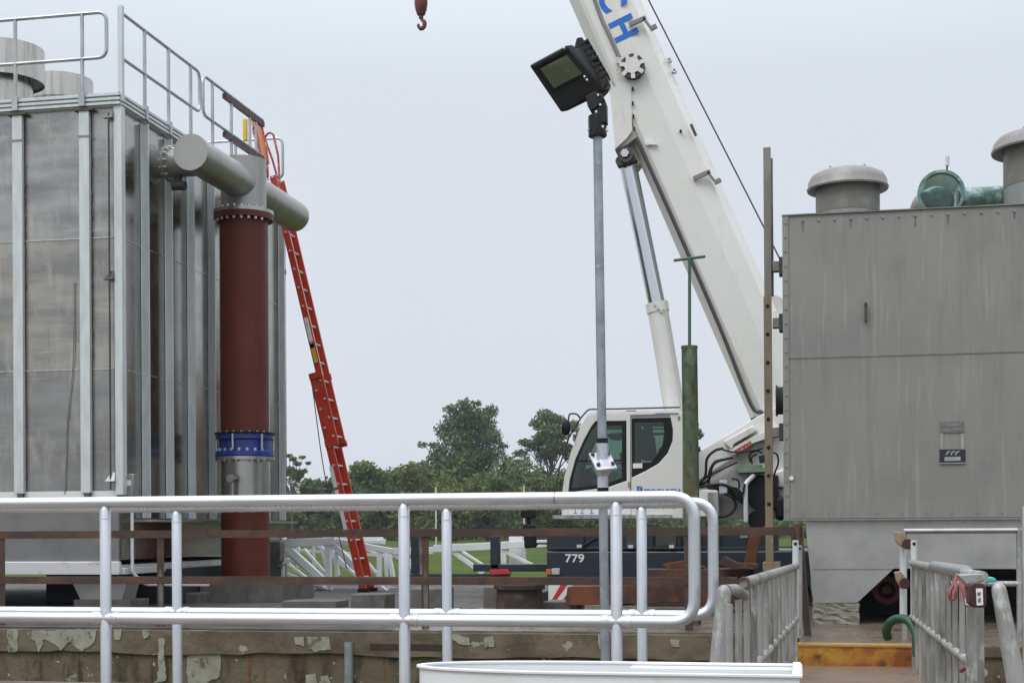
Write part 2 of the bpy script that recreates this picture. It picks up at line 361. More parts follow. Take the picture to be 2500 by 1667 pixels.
# concrete pit wall
def wall_mat():
    m, nt, p = base_mat('stained_pit_wall_concrete')
    cur = mixc(nt, ramp(nt, noise(nt, 2.0, V1), 0.35, 0.65), (0.085,0.060,0.034), (0.145,0.115,0.075))
    cur = mixc(nt, ramp(nt, noise(nt, 2.2, (1.8,1,0.45)), 0.50, 0.62), cur, (0.040,0.028,0.016))
    cur = mixc(nt, ramp(nt, noise(nt, 5, (2.0,1,0.25)), 0.58, 0.68), cur, (0.13,0.055,0.018))
    cur = mixc(nt, ramp(nt, noise(nt, 1.9, (0.8,1,1.1), 6, 0.55), 0.66, 0.68), cur, (0.30,0.28,0.22))
    cur = mixc(nt, ramp(nt, noise(nt, 16, V1, 2), 0.70, 0.73), cur, (0.42,0.40,0.34))
    cur = mixc(nt, ramp(nt, noise(nt, 7, (1,1,0.6), 6), 0.62, 0.66), cur, (0.055,0.045,0.032))
    nt.links.new(cur, p.inputs['Base Color']); p.inputs['Roughness'].default_value = 0.75
    b = nt.nodes.new("ShaderNodeBump"); b.inputs['Strength'].default_value = 0.6; b.inputs['Distance'].default_value = 0.02
    nt.links.new(noise(nt, 18, V1, 8), b.inputs['Height']); nt.links.new(b.outputs[0], p.inputs['Normal'])
    return m
M['pit_wall'] = wall_mat()
M['patch'] = mat('pale_plaster_patch', (0.31,0.30,0.25), 0.8, 0, [((0.23,0.215,0.17), 5, V1, 0.42, 0.62), ((0.13,0.095,0.06), 9, (1,1,0.7), 0.54, 0.62)], bump=0.3)
M['pit_lip'] = mat('scaled_pit_lip_concrete', (0.155,0.118,0.080), 0.75, 0, [((0.085,0.062,0.040), 2.2, (1,1,1.4), 0.42, 0.60), ((0.30,0.28,0.225), 4.5, (0.7,1,1.2), 0.63, 0.65), ((0.10,0.055,0.03), 7, V1, 0.6, 0.7), ((0.48,0.45,0.38), 22, V1, 0.70, 0.73)], bump=0.7, bscale=22)
M['deck'] = mat('wet_brown_concrete', (0.15,0.115,0.085), 0.32, 0, [((0.10,0.075,0.055), 1.2, V1, 0.42, 0.6), ((0.19,0.155,0.12), 5, (1,0.5,1), 0.5, 0.7)], rvar=0.14, bump=0.15, bscale=12)
M['deck_far'] = mat('pale_wet_concrete', (0.095,0.086,0.074), 0.6, 0, [((0.055,0.049,0.043), 1.5, V1, 0.42, 0.6)], rvar=0.14, bump=0.15, bscale=12, spec=0.2)
M['ramp'] = mat('tan_wet_ramp_concrete', (0.21,0.155,0.115), 0.35, 0, [((0.17,0.12,0.09), 1.8, V1, 0.4, 0.65)], rvar=0.1, bump=0.15, bscale=14)
M['water'] = mat('murky_pit_floor', (0.03,0.03,0.02), 0.15)
M['grass'] = mat('mown_grass', (0.056,0.088,0.009), 0.9, 0, [((0.036,0.058,0.008), 0.18, (0.25,1,1), 0.44, 0.58), ((0.095,0.125,0.016), 0.7, (0.2,1,1), 0.52, 0.68), ((0.028,0.040,0.008), 2.2, (0.25,1,1), 0.56, 0.68)], spec=0.1)
M['bark'] = mat('grey_brown_bark', (0.075,0.06,0.045), 0.9)
def leaf_mat(name, a, b):
    m, nt, p = base_mat(name)
    oi = nt.nodes.new("ShaderNodeNewGeometry")
    f = ramp(nt, noise(nt, 0.28, V1, 3), 0.40, 0.60)
    cur = mixc(nt, f, a, b)
    cur = mixc(nt, ramp(nt, oi.outputs['Random Per Island'], 0.2, 1.6), cur, (b[0]*1.5, b[1]*1.5, b[2]*1.3))
    p.inputs['Roughness'].default_value = 0.6; p.inputs['Specular IOR Level'].default_value = 0.25
    nt.links.new(cur, p.inputs['Base Color'])
    tr = nt.nodes.new("ShaderNodeBsdfTranslucent"); nt.links.new(cur, tr.inputs[0])
    mxs = nt.nodes.new("ShaderNodeMixShader"); mxs.inputs[0].default_value = 0.25
    o = nt.nodes['Material Output']; nt.links.new(p.outputs[0], mxs.inputs[1]); nt.links.new(tr.outputs[0], mxs.inputs[2]); nt.links.new(mxs.outputs[0], o.inputs[0])
    return m
M['leaf_a'] = leaf_mat('dark_summer_foliage', (0.052,0.084,0.034), (0.088,0.128,0.046))
M['leaf_b'] = leaf_mat('mid_green_foliage', (0.070,0.110,0.038), (0.112,0.158,0.048))
M['leaf_c'] = leaf_mat('olive_foliage', (0.084,0.108,0.034), (0.125,0.148,0.042))
def glass_mat(name, tint, gloss=0.12, fac_rough=0.03):
    m = bpy.data.materials.new(name); m.use_nodes = True; nt = m.node_tree; nt.nodes.clear()
    o = nt.nodes.new("ShaderNodeOutputMaterial"); t = nt.nodes.new("ShaderNodeBsdfTransparent"); t.inputs[0].default_value = c4(tint)
    g = nt.nodes.new("ShaderNodeBsdfGlossy"); g.inputs['Roughness'].default_value = fac_rough
    x = nt.nodes.new("ShaderNodeMixShader"); lw = nt.nodes.new("ShaderNodeFresnel"); lw.inputs[0].default_value = 1.5
    ad = nt.nodes.new("ShaderNodeMath"); ad.operation = 'ADD'; ad.inputs[1].default_value = gloss; nt.links.new(lw.outputs[0], ad.inputs[0])
    nt.links.new(ad.outputs[0], x.inputs[0]); nt.links.new(t.outputs[0], x.inputs[1]); nt.links.new(g.outputs[0], x.inputs[2]); nt.links.new(x.outputs[0], o.inputs[0])
    return m
M['cab_glass'] = glass_mat('green_tinted_cab_glass', (0.52,0.66,0.60), 0.02)
M['dome_glass'] = glass_mat('green_translucent_dome', (0.28,0.48,0.43), 0.06, 0.2)
M['lens_glass'] = mat('greenish_lens_glass', (0.060,0.075,0.048), 0.22, 0, [((0.10,0.12,0.08), 7, V1, 0.45, 0.65)], coat=0.6)
M['teal_pipe'] = mat('streaky_green_fibreglass', (0.10,0.19,0.165), 0.4, 0, [((0.33,0.46,0.42), 13, (1,1,1), 0.5, 0.62), ((0.05,0.12,0.10), 5, V1, 0.45, 0.7)], coat=0.3)

# ================================================================== SETTING
FIELD = -0.65
g = MB(); g.box(-700, 700, -100, 1200, FIELD-0.5, FIELD)
struct(g.build('grass_field', M['grass'], origin=(0,0,FIELD)))
g = MB(); g.box(-30, -3.9, 13.5, 27, -0.9, 0)
struct(g.build('concrete_yard', M['deck_far'], origin=(-10,13.5,0)))
g = MB(); g.box(-3.9, 14, 13.5, 18.2, -0.9, 0); g.box(0.96, 14, 12.2, 13.5, -0.9, 0)
g.box(0.0, 0.96, 12.42, 13.5, -0.9, 0)
struct(g.build('deck', M['deck'], origin=(0,13.5,0)))
g = MB(); g.box(-30, 14, -6, 9.9, -0.5, -0.15)
struct(g.build('walkway_slab', M['deck'], origin=(0,0,-0.15)))
g = MB(); g.box(-0.10, 1.02, 9.9, 12.2, -0.42, -0.17)
struct(g.build('ramp_floor', M['ramp'], origin=(0.4,11,-0.17)))
g = MB(); g.box(-30, 14, 9.9, 13.5, -3.4, -3.2)
struct(g.build('pit_floor', M['water'], origin=(0,11,-3.2)))

# pit wall: a lip band on top, recessed face under it
wl = thing('concrete_wall', 'stained brown concrete pit wall with pale patches below the rusty railing', 'wall', (-10,13.4,-3.2))
lip = MB(); zl = at(200, 1592, 13.34).z
poly_l = [(-30, -0.02), (0.0, -0.02), (0.0, zl-0.03)]
xs = np.linspace(-0.4, -7.4, 30)
for x in xs: poly_l.append((x, zl + 0.012*math.sin(x*2.3) + random.uniform(-0.012, 0.012)))
poly_l += [(-7.5, zl), (-30, zl)]
lip.prism(poly_l, 13.405, 13.5)
lip.build('wall_lip', M['pit_lip'], wl)
f = MB(); f.box(-30, 0.0, 13.44, 13.62, -3.2, zl+0.12); f.build('wall_face', M['pit_wall'], wl)
rp_ = random.Random(21)
def patch(l, Y):
    P = []
    for k in range(len(l)):
        (x0,y0),(x1,y1) = l[k], l[(k+1)%len(l)]; n_ = max(2, int(math.hypot(x1-x0,y1-y0)/9))
        for t in range(n_): P.append((x0+(x1-x0)*t/n_+rp_.uniform(-2.2,2.2), y0+(y1-y0)*t/n_+rp_.uniform(-2.2,2.2)))
    b = MB(); b.prism(pp(P, Y), Y-0.004, Y+0.01); b.build('plaster_patch', M['patch'], wl)
for l in ([(19,1535),(43,1535),(44,1590),(20,1590)], [(66,1540),(238,1534),(230,1570),(200,1588),(170,1566),(150,1586),(125,1568),(108,1560),(95,1590),(88,1565),(70,1556)],
          [(278,1536),(296,1536),(295,1560),(279,1560)], [(346,1538),(364,1536),(366,1552),(352,1560)], [(386,1558),(402,1558),(404,1660),(384,1662),(388,1610)],
          [(718,1556),(744,1554),(742,1576),(722,1572)], [(750,1553),(804,1552),(806,1586),(770,1590),(752,1578)],
          [(1104,1546),(1148,1556),(1146,1574),(1120,1572),(1108,1560)], [(1180,1556),(1205,1552),(1208,1578),(1184,1580)], [(1458,1545),(1478,1550),(1480,1590),(1462,1580)], [(1636,1560),(1660,1562),(1658,1580),(1640,1578)]):
    patch(l, 13.40)
for l in ([(462,1580),(500,1566),(540,1566),(540,1600),(536,1650),(500,1668),(458,1668),(456,1620)], [(748,1648),(770,1642),(776,1668),(746,1668)], [(782,1650),(800,1646),(806,1668),(786,1668)],
          [(1102,1580),(1122,1582),(1118,1604),(1104,1604)], [(1126,1582),(1150,1580),(1146,1606),(1132,1606)], [(1318,1588),(1326,1588),(1332,1612),(1326,1612)], [(1336,1588),(1350,1588),(1344,1616),(1338,1614)]):
    patch(l, 13.434)
# slots and pipe stubs of the wall
p_ = at(850, 1600, 13.38)
b = MB(); b.cyl((p_.x, 13.40, -3.1), (p_.x, 13.40, p_.z+0.13), 0.045); b.build('drain_pipe', M['galv_pole'], wl)
b = MB(); q0, q1 = at(905,1570,13.42), at(1080,1587,13.42); b.box(q0.x, q1.x, 13.40, 13.44, q1.z, q0.z); b.build('iron_plate', M['rust_dark'], wl)
wr = thing('concrete_wall', 'brown concrete wall below the deck to the right of the ramp', 'wall', (3,12.2,-3.2))
f = MB(); f.box(1.02, 14, 12.16, 12.2, -3.2, -0.08); f.build('wall_face', M['pit_wall'], wr)
f = MB(); f.box(1.02, 14, 12.13, 12.2, -0.08, 0.0); f.build('wall_lip', M['deck'], wr)

# yellow step and kerbs of the ramp
st = thing('painted_step', 'yellow and rusty orange painted concrete step at the end of the ramp', 'step', (0.48,12.2,-0.17))
f = MB(); f.box(-0.02, 0.95, 12.18, 12.42, -0.17, -0.012); f.build('step_face', M['step'], st)
f = MB(); f.box(-0.02, 0.95, 12.17, 12.42, -0.012, 0.004); f.build('nosing', M['step_top'], st)
f = MB(); f.box(0.955, 1.0, 9.95, 12.15, -0.17, -0.10); tag(f.build('kerb', M['yellow']), 'yellow painted kerb along the right edge of the ramp', 'kerb', 'yellow ramp kerbs')
f = MB(); f.box(-0.10, -0.05, 9.95, 12.15, -0.17, -0.10); tag(f.build('kerb', M['yellow']), 'yellow painted kerb along the left edge of the ramp', 'kerb', 'yellow ramp kerbs')

# ================================================================== TREES
def leaf_cloud(blobs, n, size, seed):
    rng = np.random.default_rng(seed)
    bl = np.array(blobs, float)                       # cx cy cz rx ry rz
    wts = (bl[:,3]*bl[:,4]*bl[:,5])**0.75; wts /= wts.sum()
    k = rng.choice(len(bl), n, p=wts)
    d = rng.normal(size=(n,3)); d /= np.linalg.norm(d, axis=1)[:,None]
    r = rng.random(n)**0.42
    # ragged surface
    c = bl[k,:3] + d*bl[k,3:]*r[:,None]*(0.88+0.30*rng.random(n))[:,None]
    nrm = d + rng.normal(size=(n,3))*0.8; nrm /= np.linalg.norm(nrm, axis=1)[:,None]
    a = np.cross(nrm, rng.normal(size=(n,3))); a /= np.linalg.norm(a, axis=1)[:,None]
    b = np.cross(nrm, a)
    s = size*(0.6+0.8*rng.random(n))[:,None]
    v = np.stack([c-a*s, c-b*s*0.55, c+a*s, c+b*s*0.55], axis=1).reshape(-1,3)
    return v
def mesh_quads(name, v, m):
    n = len(v)//4
    me = bpy.data.meshes.new(name); me.vertices.add(4*n); me.vertices.foreach_set('co', v.astype(np.float32).ravel())
    me.loops.add(4*n); me.loops.foreach_set('vertex_index', np.arange(4*n, dtype=np.int32))
    me.polygons.add(n); me.polygons.foreach_set('loop_start', np.arange(0,4*n,4, dtype=np.int32)); me.polygons.foreach_set('loop_total', np.full(n,4,dtype=np.int32))
    me.update(calc_edges=True); me.materials.append(m); return me
def crown_blobs(h, wd, seed, n=16, low=0.25):
    r = random.Random(seed); bl = []
    for i in range(n):
        z = h*(low + (0.90-low)*r.random()**0.8); rr = wd/2*math.sqrt(max(0.05, 1-((z/h-0.52)/0.50)**2))*r.uniform(0.25,0.85)
        a = r.uniform(0, 6.283); s = wd*r.uniform(0.13,0.24)
        bl.append((rr*math.cos(a), rr*math.sin(a), z, s, s, s*r.uniform(0.6,0.9)))
    return bl
def trunk_mb(h, r, blobs, seed):
    rn = random.Random(seed); m = MB()
    m.tube([(0,0,-0.5),(0.1,0,h*0.3),(0.0,0.1,h*0.6),(0.1,0,h*0.85)], [r*1.2,r*0.9,r*0.55,r*0.15], 8)
    for b in blobs[:14]:
        z0 = min(b[2]*0.6, h*0.6)
        m.tube([(0.05,0.05,z0),((b[0])*0.5,b[1]*0.5,(z0+b[2])/2-0.2),(b[0],b[1],b[2])], [r*0.4,r*0.25,r*0.08], 6)
    return m
def tree_px(px, ybase, D, h, wd, seed, label, leaf='leaf_a', n=6000, size=0.3, blobs=None, group=None, low=0.2, name='tree'):
    Y = D; X = at(px, HY, Y).x; o = Vector((X, Y, FIELD))
    t = thing(name, label, 'tree', o, group)
    bl = blobs or crown_blobs(h, wd, seed, low=low)
    cm = mesh_quads('crown', leaf_cloud(bl, n, size, seed), M[leaf]); c = bpy.data.objects.new('crown', cm); COL.objects.link(c); c.parent = t
    k = trunk_mb(h, max(0.16, wd*0.03), bl, seed)
    for i, v in enumerate(k.v): k.v[i] = v + o
    k.build('trunk', M['bark'], t)
    return t
# the big broad tree: blobs read off the photograph (px, py, radius px)
def px_blobs(lst, px0, D, seed):
    rr = random.Random(seed); bl = []; X0 = at(px0, HY, D).x
    for (px, py, r, sq) in lst:
        q = at(px, py, D); s = r/PM(px, D)
        bl.append((q.x-X0, rr.uniform(-0.6,0.6)*s*1.6, q.z-FIELD, s, s*1.2, s*sq))
    return bl
D1 = 240
big = [(1150,1015,40,.8),(1175,1030,35,.8),(1115,1030,42,.8),(1195,1000,20,.8),(1085,1050,28,.8),(1160,1065,52,.8),(1205,1070,28,.8),(1120,1085,48,.8),
       (1055,1085,16,.6),(1030,1085,14,.6),(1065,1100,22,.7),(1215,1110,26,.7),(1185,1120,38,.8),(1140,1135,50,.8),(1095,1130,30,.8),(1228,1088,14,.7),
       (1140,990,22,.7),(1105,1000,20,.7),(1165,985,12,.7),(1075,1115,20,.8),(1160,1160,45,.8),(1115,1165,40,.8)]
tree_px(1150, 1300, D1, 20, 14, 3, 'tall broad dark green tree rising above the tree line, left of the crane cab', 'leaf_a', 15000, 0.26, px_blobs(big, 1150, D1, 5))
sec = [(1330,1015,24,.8),(1355,1030,26,.8),(1310,1035,18,.8),(1345,1060,34,.8),(1375,1060,20,.8),(1315,1075,24,.7),(1280,1080,16,.6),(1300,1090,20,.6),(1355,1095,34,.7),
       (1330,1110,30,.7),(1385,1095,20,.7),(1270,1105,18,.6),(1400,1040,18,.8),(1420,1070,22,.8),(1400,1110,26,.8)]
tree_px(1345, 1300, D1+8, 19, 12, 4, 'loose tree with sky showing through it, directly behind the crane cab windscreen', 'leaf_a', 7000, 0.27, px_blobs(sec, 1345, D1+8, 6))
r1 = [(1690,1040,16,.8),(1700,1060,17,.8),(1680,1080,24,.8),(1665,1040,20,.8),(1650,1070,26,.8),(1690,1100,20,.8),(1660,1120,30,.8)]
tree_px(1670, 1300, D1-10, 16, 9, 8, 'tree crown edge showing just right of the mossy green post', 'leaf_a', 4000, 0.27, px_blobs(r1, 1670, D1-10, 9))
lt = [(705,1112,9,.5),(716,1120,10,.6),(737,1116,9,.5),(728,1132,10,.6),(752,1130,7,.5),(702,1150,16,.8),(722,1158,18,.8),(745,1150,9,.6)]
tree_px(712, 1300, D1-30, 12, 7, 9, 'thin dark tree with twiggy top beside the tall grey tank', 'leaf_a', 1500, 0.22, px_blobs(lt, 712, D1-30, 10))
row = [ # px, top y, width px, distance, leaf, label
 (690,1172,90,215,'leaf_b','bushy tree next to the grey channel post of the left tank'),
 (755,1160,70,225,'leaf_b','small pointed tree just left of the leaning red ladder'),
 (808,1158,60,232,'leaf_a','tree crown seen directly behind the leaning red ladder'),
 (842,1165,60,205,'leaf_b','small tree just right of the leaning red ladder'),
 (898,1126,100,226,'leaf_b','rounded mid green tree between the ladder and the tall broad tree'),
 (955,1140,50,236,'leaf_a','narrow tree with a pointed top in the dip of the tree line'),
 (1000,1120,110,222,'leaf_c','leafy tree at the left foot of the tall broad tree'),
 (1050,1098,100,234,'leaf_a','tree joining the left side of the tall broad tree'),
 (1110,1165,130,198,'leaf_c','low olive green bush in front of the tall broad tree'),
 (1190,1150,110,202,'leaf_b','lighter green rounded tree in front and right of the tall broad tree'),
 (1255,1110,110,236,'leaf_a','tree filling the gap between the two tallest trees'),
 (1310,1160,90,200,'leaf_c','bright olive bush left of the crane cab front'),
 (1375,1150,120,205,'leaf_b','tree low behind the crane cab glass'),
 (1450,1140,120,215,'leaf_a','tree behind the middle of the crane cab'),
 (1720,1175,90,215,'leaf_a','tree behind the crane engine hoses')]
for i, (px, ty, wpx, D, lf, lab) in enumerate(row):
    top = at(px, ty, D).z - FIELD; wd = wpx/PM(px, D)
    tree_px(px, 1300, D, top, wd, 40+i, lab, lf, 5200, 0.29, blobs=crown_blobs(top*1.02, wd*1.15, 60+i, 26, 0.08))
# the wood behind and beyond, one mass
bl = []; rn = random.Random(5)
for i in range(190):
    px = rn.uniform(560, 1760); D = rn.uniform(245, 275); q = at(px, rn.uniform(1175, 1290), D)
    s = rn.uniform(1.8, 3.2); bl.append((q.x, q.y, q.z, s*1.2, s*1.2, s))
for i in range(150):
    D = rn.uniform(225, 290); X = rn.uniform(-240, 160)
    s = rn.uniform(2.5, 4.5)
    for z in (1.5, 5, 8 + rn.uniform(-2, 2)): bl.append((X+rn.uniform(-2,2), D, z, s*1.3, s*1.3, s))
for i in range(220):
    D = rn.uniform(215, 245); bl.append((rn.uniform(-150, 60), D, rn.uniform(0.3, 3.5), 2.2, 2.0, 1.8))
NF = len(bl)
for i in range(90):                          # the wood swings nearer on the right, beyond the tanks
    a = rn.uniform(0.10, 1.35); D = rn.uniform(105, 125); X, Y = D*math.sin(a), D*math.cos(a)
    s = rn.uniform(2.0, 3.6)
    for z in (1.5, 4.5, 8, 11.5 + rn.uniform(-2, 2)): bl.append((X+rn.uniform(-2,2), Y, z, s*1.3, s*1.3, s))
far = leaf_cloud(bl[:NF], 110000, 0.46, 77)
near = leaf_cloud(bl[NF:], 60000, 0.30, 78)
me = mesh_quads('distant_wood', np.concatenate([far, near]), M['leaf_a'])
o = bpy.data.objects.new('distant_wood', me); COL.objects.link(o)
tag(o, 'dark green wood forming the low tree line behind the mown field', 'wood', kind='stuff')
hl = MB(); hl.prism([(-400,FIELD-1),(-400,FIELD+5)] + [(x, FIELD+6.0+1.4*math.sin(x*0.11)+0.8*math.sin(x*0.37)) for x in range(-380,381,5)] + [(400,FIELD+5),(400,FIELD-1)], 300, 330)
struct(hl.build('hills', M['leaf_a'], origin=(0,300,FIELD)))
# two thin poles far out in the field
for (px, y0, y1, lab) in ((1064,1188,1300,'thin pale pole in front of the wood, left of the paler chord end'), (1279,1186,1300,'thin pale pole in front of the wood, just left of the crane cab')):
    p = MB(); a, b = at(px, y0, 150), at(px, y1, 150); p.cyl((a.x,150,FIELD-0.2), (a.x,150,a.z), 0.09, n=8)
    tag(p.build('field_pole', M['strip'], origin=(a.x,150,FIELD)), lab, 'pole', 'thin poles in the field')

# ================================================================== LEFT TANK
X0, YF, YB = -8.40, 16.77, 22.8
roof = at(288, 250, YF).z; skirt_b = at(288, 1402, YF).z; band = at(288, 1208, YF).z; ledge_t = at(288, 1370, YF).z
XL = -13.6
tk = thing('metal_tank', 'tall stained aluminium clad tank with ribs, vents and a roof railing, left', 'tank', (X0-2.5, YF, 0))
zs = [band, at(200, 902, YF).z, at(200, 583, YF).z, roof-0.02]
for i_ in range(3):
    b = MB(); b.box(XL, X0-0.02, YF+0.002*i_, YF+0.05, zs[i_]+0.001, zs[i_+1]-0.001); b.build('front_panel', M['panel_front%d' % i_], tk)
b = MB(); b.box(XL, X0-0.02, YF+0.004, YF+0.05, ledge_t, band-0.002); b.build('lower_panel', M['panel_low'], tk)
b = MB(); b.box(X0-0.06, X0, YF+0.05, YB, ledge_t+0.02, roof-0.02); b.build('side_panel', M['panel_side'], tk)
b = MB(); b.box(XL, X0-0.06, YB-0.05, YB, ledge_t, roof-0.02); b.box(XL, XL+0.05, YF+0.05, YB-0.05, ledge_t, roof-0.02)
b.box(XL+0.05, X0-0.06, YF+0.05, YB-0.05, roof-0.10, roof-0.04); b.box(XL+0.05, X0-0.06, YF+0.05, YB-0.05, skirt_b+0.05, skirt_b+0.12); b.build('back_panel', M['strip'], tk)
b = MB(); b.box(XL, X0+0.02, YF-0.06, YF-0.003, skirt_b, ledge_t); b.box(X0+0.003, X0+0.06, YF-0.003, YB, skirt_b, ledge_t-0.08); b.build('bottom_ledge', M['ledge'], tk, bevel=0.006)
# seams
for py in (583, 902):
    z = at(200, py, YF).z
    b = MB(); b.box(XL, X0-0.03, YF-0.010, YF, z-0.007, z+0.008); b.box(X0, X0+0.008, YF+0.02, YB-0.02, z-0.007, z+0.007); b.build('seam', M['vent_hood'], tk)
b = MB(); b.box(XL, X0-0.03, YF-0.014, YF-0.002, band-0.02, band+0.055); b.build('flashing_band', M['mark_white'], tk)
# ribs on the front
gx = 0.925
XR = [at(214, 900, YF).x - gx*k for k in range(5)]
for x in XR:
    b = MB(); b.box(x-0.068, x+0.068, YF-0.07, YF-0.013, band+0.03, roof-0.10); r = b.build('rib', M['strip'], tk, bevel=0.004)
    b = MB(); z = roof - 0.42; b.box(x-0.078, x+0.078, YF-0.078, YF-0.068, z-0.012, z+0.012); b.build('joint', M['vent_neck_pale'], r)
    b = MB(); b.box(x-0.13, x+0.13, YF-0.09, YF-0.004, roof-0.10, roof-0.075); b.box(x-0.02, x+0.05, YF-0.075, YF-0.02, band-0.02, band+0.03); b.build('gusset', M['stain_dark'], r)
    b = MB(); rz = random.Random(int(x*100))
    z = band + 0.2
    while z < roof-0.4:
        if rz.random() < 0.5: b.box(x+0.068, x+0.078, YF-0.02, YF-0.012, z, z+rz.uniform(0.03,0.12))
        if rz.random() < 0.3: b.box(x-0.078, x-0.068, YF-0.02, YF-0.012, z, z+rz.uniform(0.03,0.10))
        z += 0.22
    b.build('weld_bead', M['vent_neck'], r)
# corner rib
b = MB(); b.box(X0-0.03, X0+0.075, YF-0.055, YF+0.055, band-0.0, roof-0.06); b.build('rib', M['strip'], tk, bevel=0.004)
for (py, c) in ((675,'stain_dark'),(1165,'strip'),(282,'vent_neck')):
    z = at(275, py, YF).z; b = MB(); b.add([(X0-0.16,YF-0.09,z-0.05),(X0-0.03,YF-0.09,z-0.05),(X0-0.03,YF-0.03,z-0.05),(X0-0.16,YF-0.03,z-0.05),(X0-0.07,YF-0.06,z+0.06),(X0-0.03,YF-0.06,z+0.06)],
      [(0,1,2,3),(0,1,5,4),(3,2,5,4),(0,3,4),(1,2,5)]); b.build('corner_bracket', M[c], tk)
b = MB(); b.cyl((X0-0.085,YF-0.075,at(275,1195,YF).z),(X0-0.085,YF-0.075,roof-0.15),0.012,n=8); b.build('conduit', M['dark_steel'], tk)
q0, q1 = at(181, 690, YF-0.02), at(158, 1205, YF-0.02)
b = MB(); b.tube(spline([(q0.x,YF-0.02,q0.z),(q0.x-0.02,YF-0.02,q0.z-1.0),(q1.x+0.04,YF-0.02,q1.z+0.9),(q1.x,YF-0.02,q1.z)]), 0.006, 6); b.build('hanging_cable', M['vent_neck'], tk)
# ribs on the side
ys = [at(0,0,1).y]; ry = []
for k, px in enumerate((351, 411, 465, 513)):
    ry.append(atx(px, HY, X0).y)
step = (ry[3]-ry[0])/3
ry = [ry[0]+step*k for k in range(8)]
for k, y in enumerate(ry):
    ztop = roof-0.10
    if abs(y-17.75) < 0.35 and k == 1: ztop = roof-1.0
    if k in (4,5): ztop = roof-1.0
    b = MB(); b.box(X0+0.003, X0+0.10, y-0.012, y+0.012, ledge_t+0.55, ztop); b.box(X0+0.003, X0+0.012, y-0.05, y-0.012, ledge_t+0.55, ztop)
    b.build('rib', M['strip'] if k < 3 else M['strip'], tk, bevel=0.003)
# sloped ledge under the side ribs
b = MB(); b.box(X0+0.003, X0+0.30, YF+0.3, YB-0.3, ledge_t+0.50, ledge_t+0.53); b.build('gutter', M['galv_duct'], tk)
# roof edge: two extruded rails, then guard rails
b = MB()
for dz in (0.0, 0.055, 0.11):
    b.box(XL, X0+0.07, YF-0.09, YF-0.045, roof-0.045+dz, roof-0.015+dz); b.box(X0+0.035, X0+0.08, YF-0.045, YB, roof-0.045+dz, roof-0.015+dz)
b.box(XL, X0+0.06, YF-0.05, YF-0.035, roof-0.06, roof+0.115); b.box(X0+0.02, X0+0.035, YF-0.03, YB, roof-0.06, roof+0.115)
b.build('roof_kerb', M['strip'], tk)
RT, RM = roof+1.12, roof+0.55
gr = 0.024
def roof_rail(pts, posts):
    r = MB(); r.tube(fillet(pts, 0.12, 5), gr, 10); o = r.build('guardrail', M['roof_rail'], tk)
    for (x, y, zt) in posts:
        p = MB(); p.cyl((x,y,roof-0.03),(x,y,zt), gr, n=10); p.box(x-0.04,x+0.04,y-0.035,y+0.035,roof-0.05,roof+0.13); p.build('post', M['roof_rail'], o)
yf = YF-0.08; xs_ = X0+0.06
XRr = [at(201, 150, yf).x - gx*k for k in range(5)]
xe = at(260, 90, yf).x
roof_rail([(XL,yf,RT),(xe,yf,RT),(xe,yf,RM),(XL,yf,RM)], [(x,yf,RT) for x in XRr])
y1 = atx(487, 150, xs_).y; y2 = atx(495, 150, xs_).y; y3 = atx(642, 315, xs_).y
posts1 = [(xs_, atx(px, 150, xs_).y, RT) for px in (353, 411, 465)]
roof_rail([(xs_,YF-0.02,RT),(xs_,y1,RT),(xs_,y1,RM),(xs_,YF-0.02,RM)], posts1)
p = MB(); p.box(xs_-0.03,xs_+0.03,YF-0.05,YF+0.01,roof,RT+0.08); p.build('corner_post', M['strip'], tk)
posts2 = [(xs_, atx(px, 150, xs_).y, RT) for px in (518, 564, 609, 624)]
roof_rail([(xs_,y3,RT),(xs_,y2,RT),(xs_,y2,RM),(xs_,y3,RM)], posts2)
b = MB()
for z in (RT-0.05, RM-0.05): b.box(xs_-0.03, xs_+0.03, atx(547,200,xs_).y, y3+0.25*0, z-0.055, z+0.02)
b.build('clamped_channel', M['maroon'], tk)
# back guard rail, seen beyond the ladder
yb = YB-0.15
xb = at(690, 330, yb).x
roof_rail([(XL,yb,RT),(xb,yb,RT),(xb,yb,RM-0.1),(XL,yb,RM-0.1)], [(at(500,330,yb).x,yb,RT),(at(575,330,yb).x,yb,RT)])
q = at(600, 345, YB-0.4); q2 = at(600, 292, YB-0.4)
b = MB(); b.box(q.x-0.035, q.x+0.03, YB-0.45, YB-0.38, q.z, q2.z); b.build('gate_leaf', M['yellow'], tk, bevel=0.01)
# roof vents
def roof_vent_open(px, ytop, yrim, rpx, Y, neckf, roofz):
    c = at(px, ytop, Y); R = rpx/PM(px, Y); zt = c.z; zr = at(px, yrim, Y).z
    v = thing('x', 'x', 'x', (0,0,0)); bpy.data.objects.remove(v)
    b = MB(); b.lathe((c.x, Y, 0), [(R*0.985, zr), (R, zr), (R, zt), (R*0.97, zt), (R*0.97, zt-0.05), (0, zt-0.05)], 48)
    h = b.build('roof_vent', M['vent_hood'], tk)
    if neckf < 0.9: b = MB(); b.lathe((c.x, Y, 0), [(R*0.97, zr+0.03), (R*neckf, zr+0.05)], 48); b.build('shade_ring', M['black'], h)  # black ring: the shade under the hood is put into its colour
    b = MB(); b.lathe((c.x, Y, 0), [(R*neckf, roofz-0.05), (R*neckf, zr+0.3)], 48); b.build('vent_neck', M['vent_hood'], h)
    return h
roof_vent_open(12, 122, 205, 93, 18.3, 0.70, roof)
roof_vent_open(150, 197, 300, 75, 20.4, 1.0, roof)
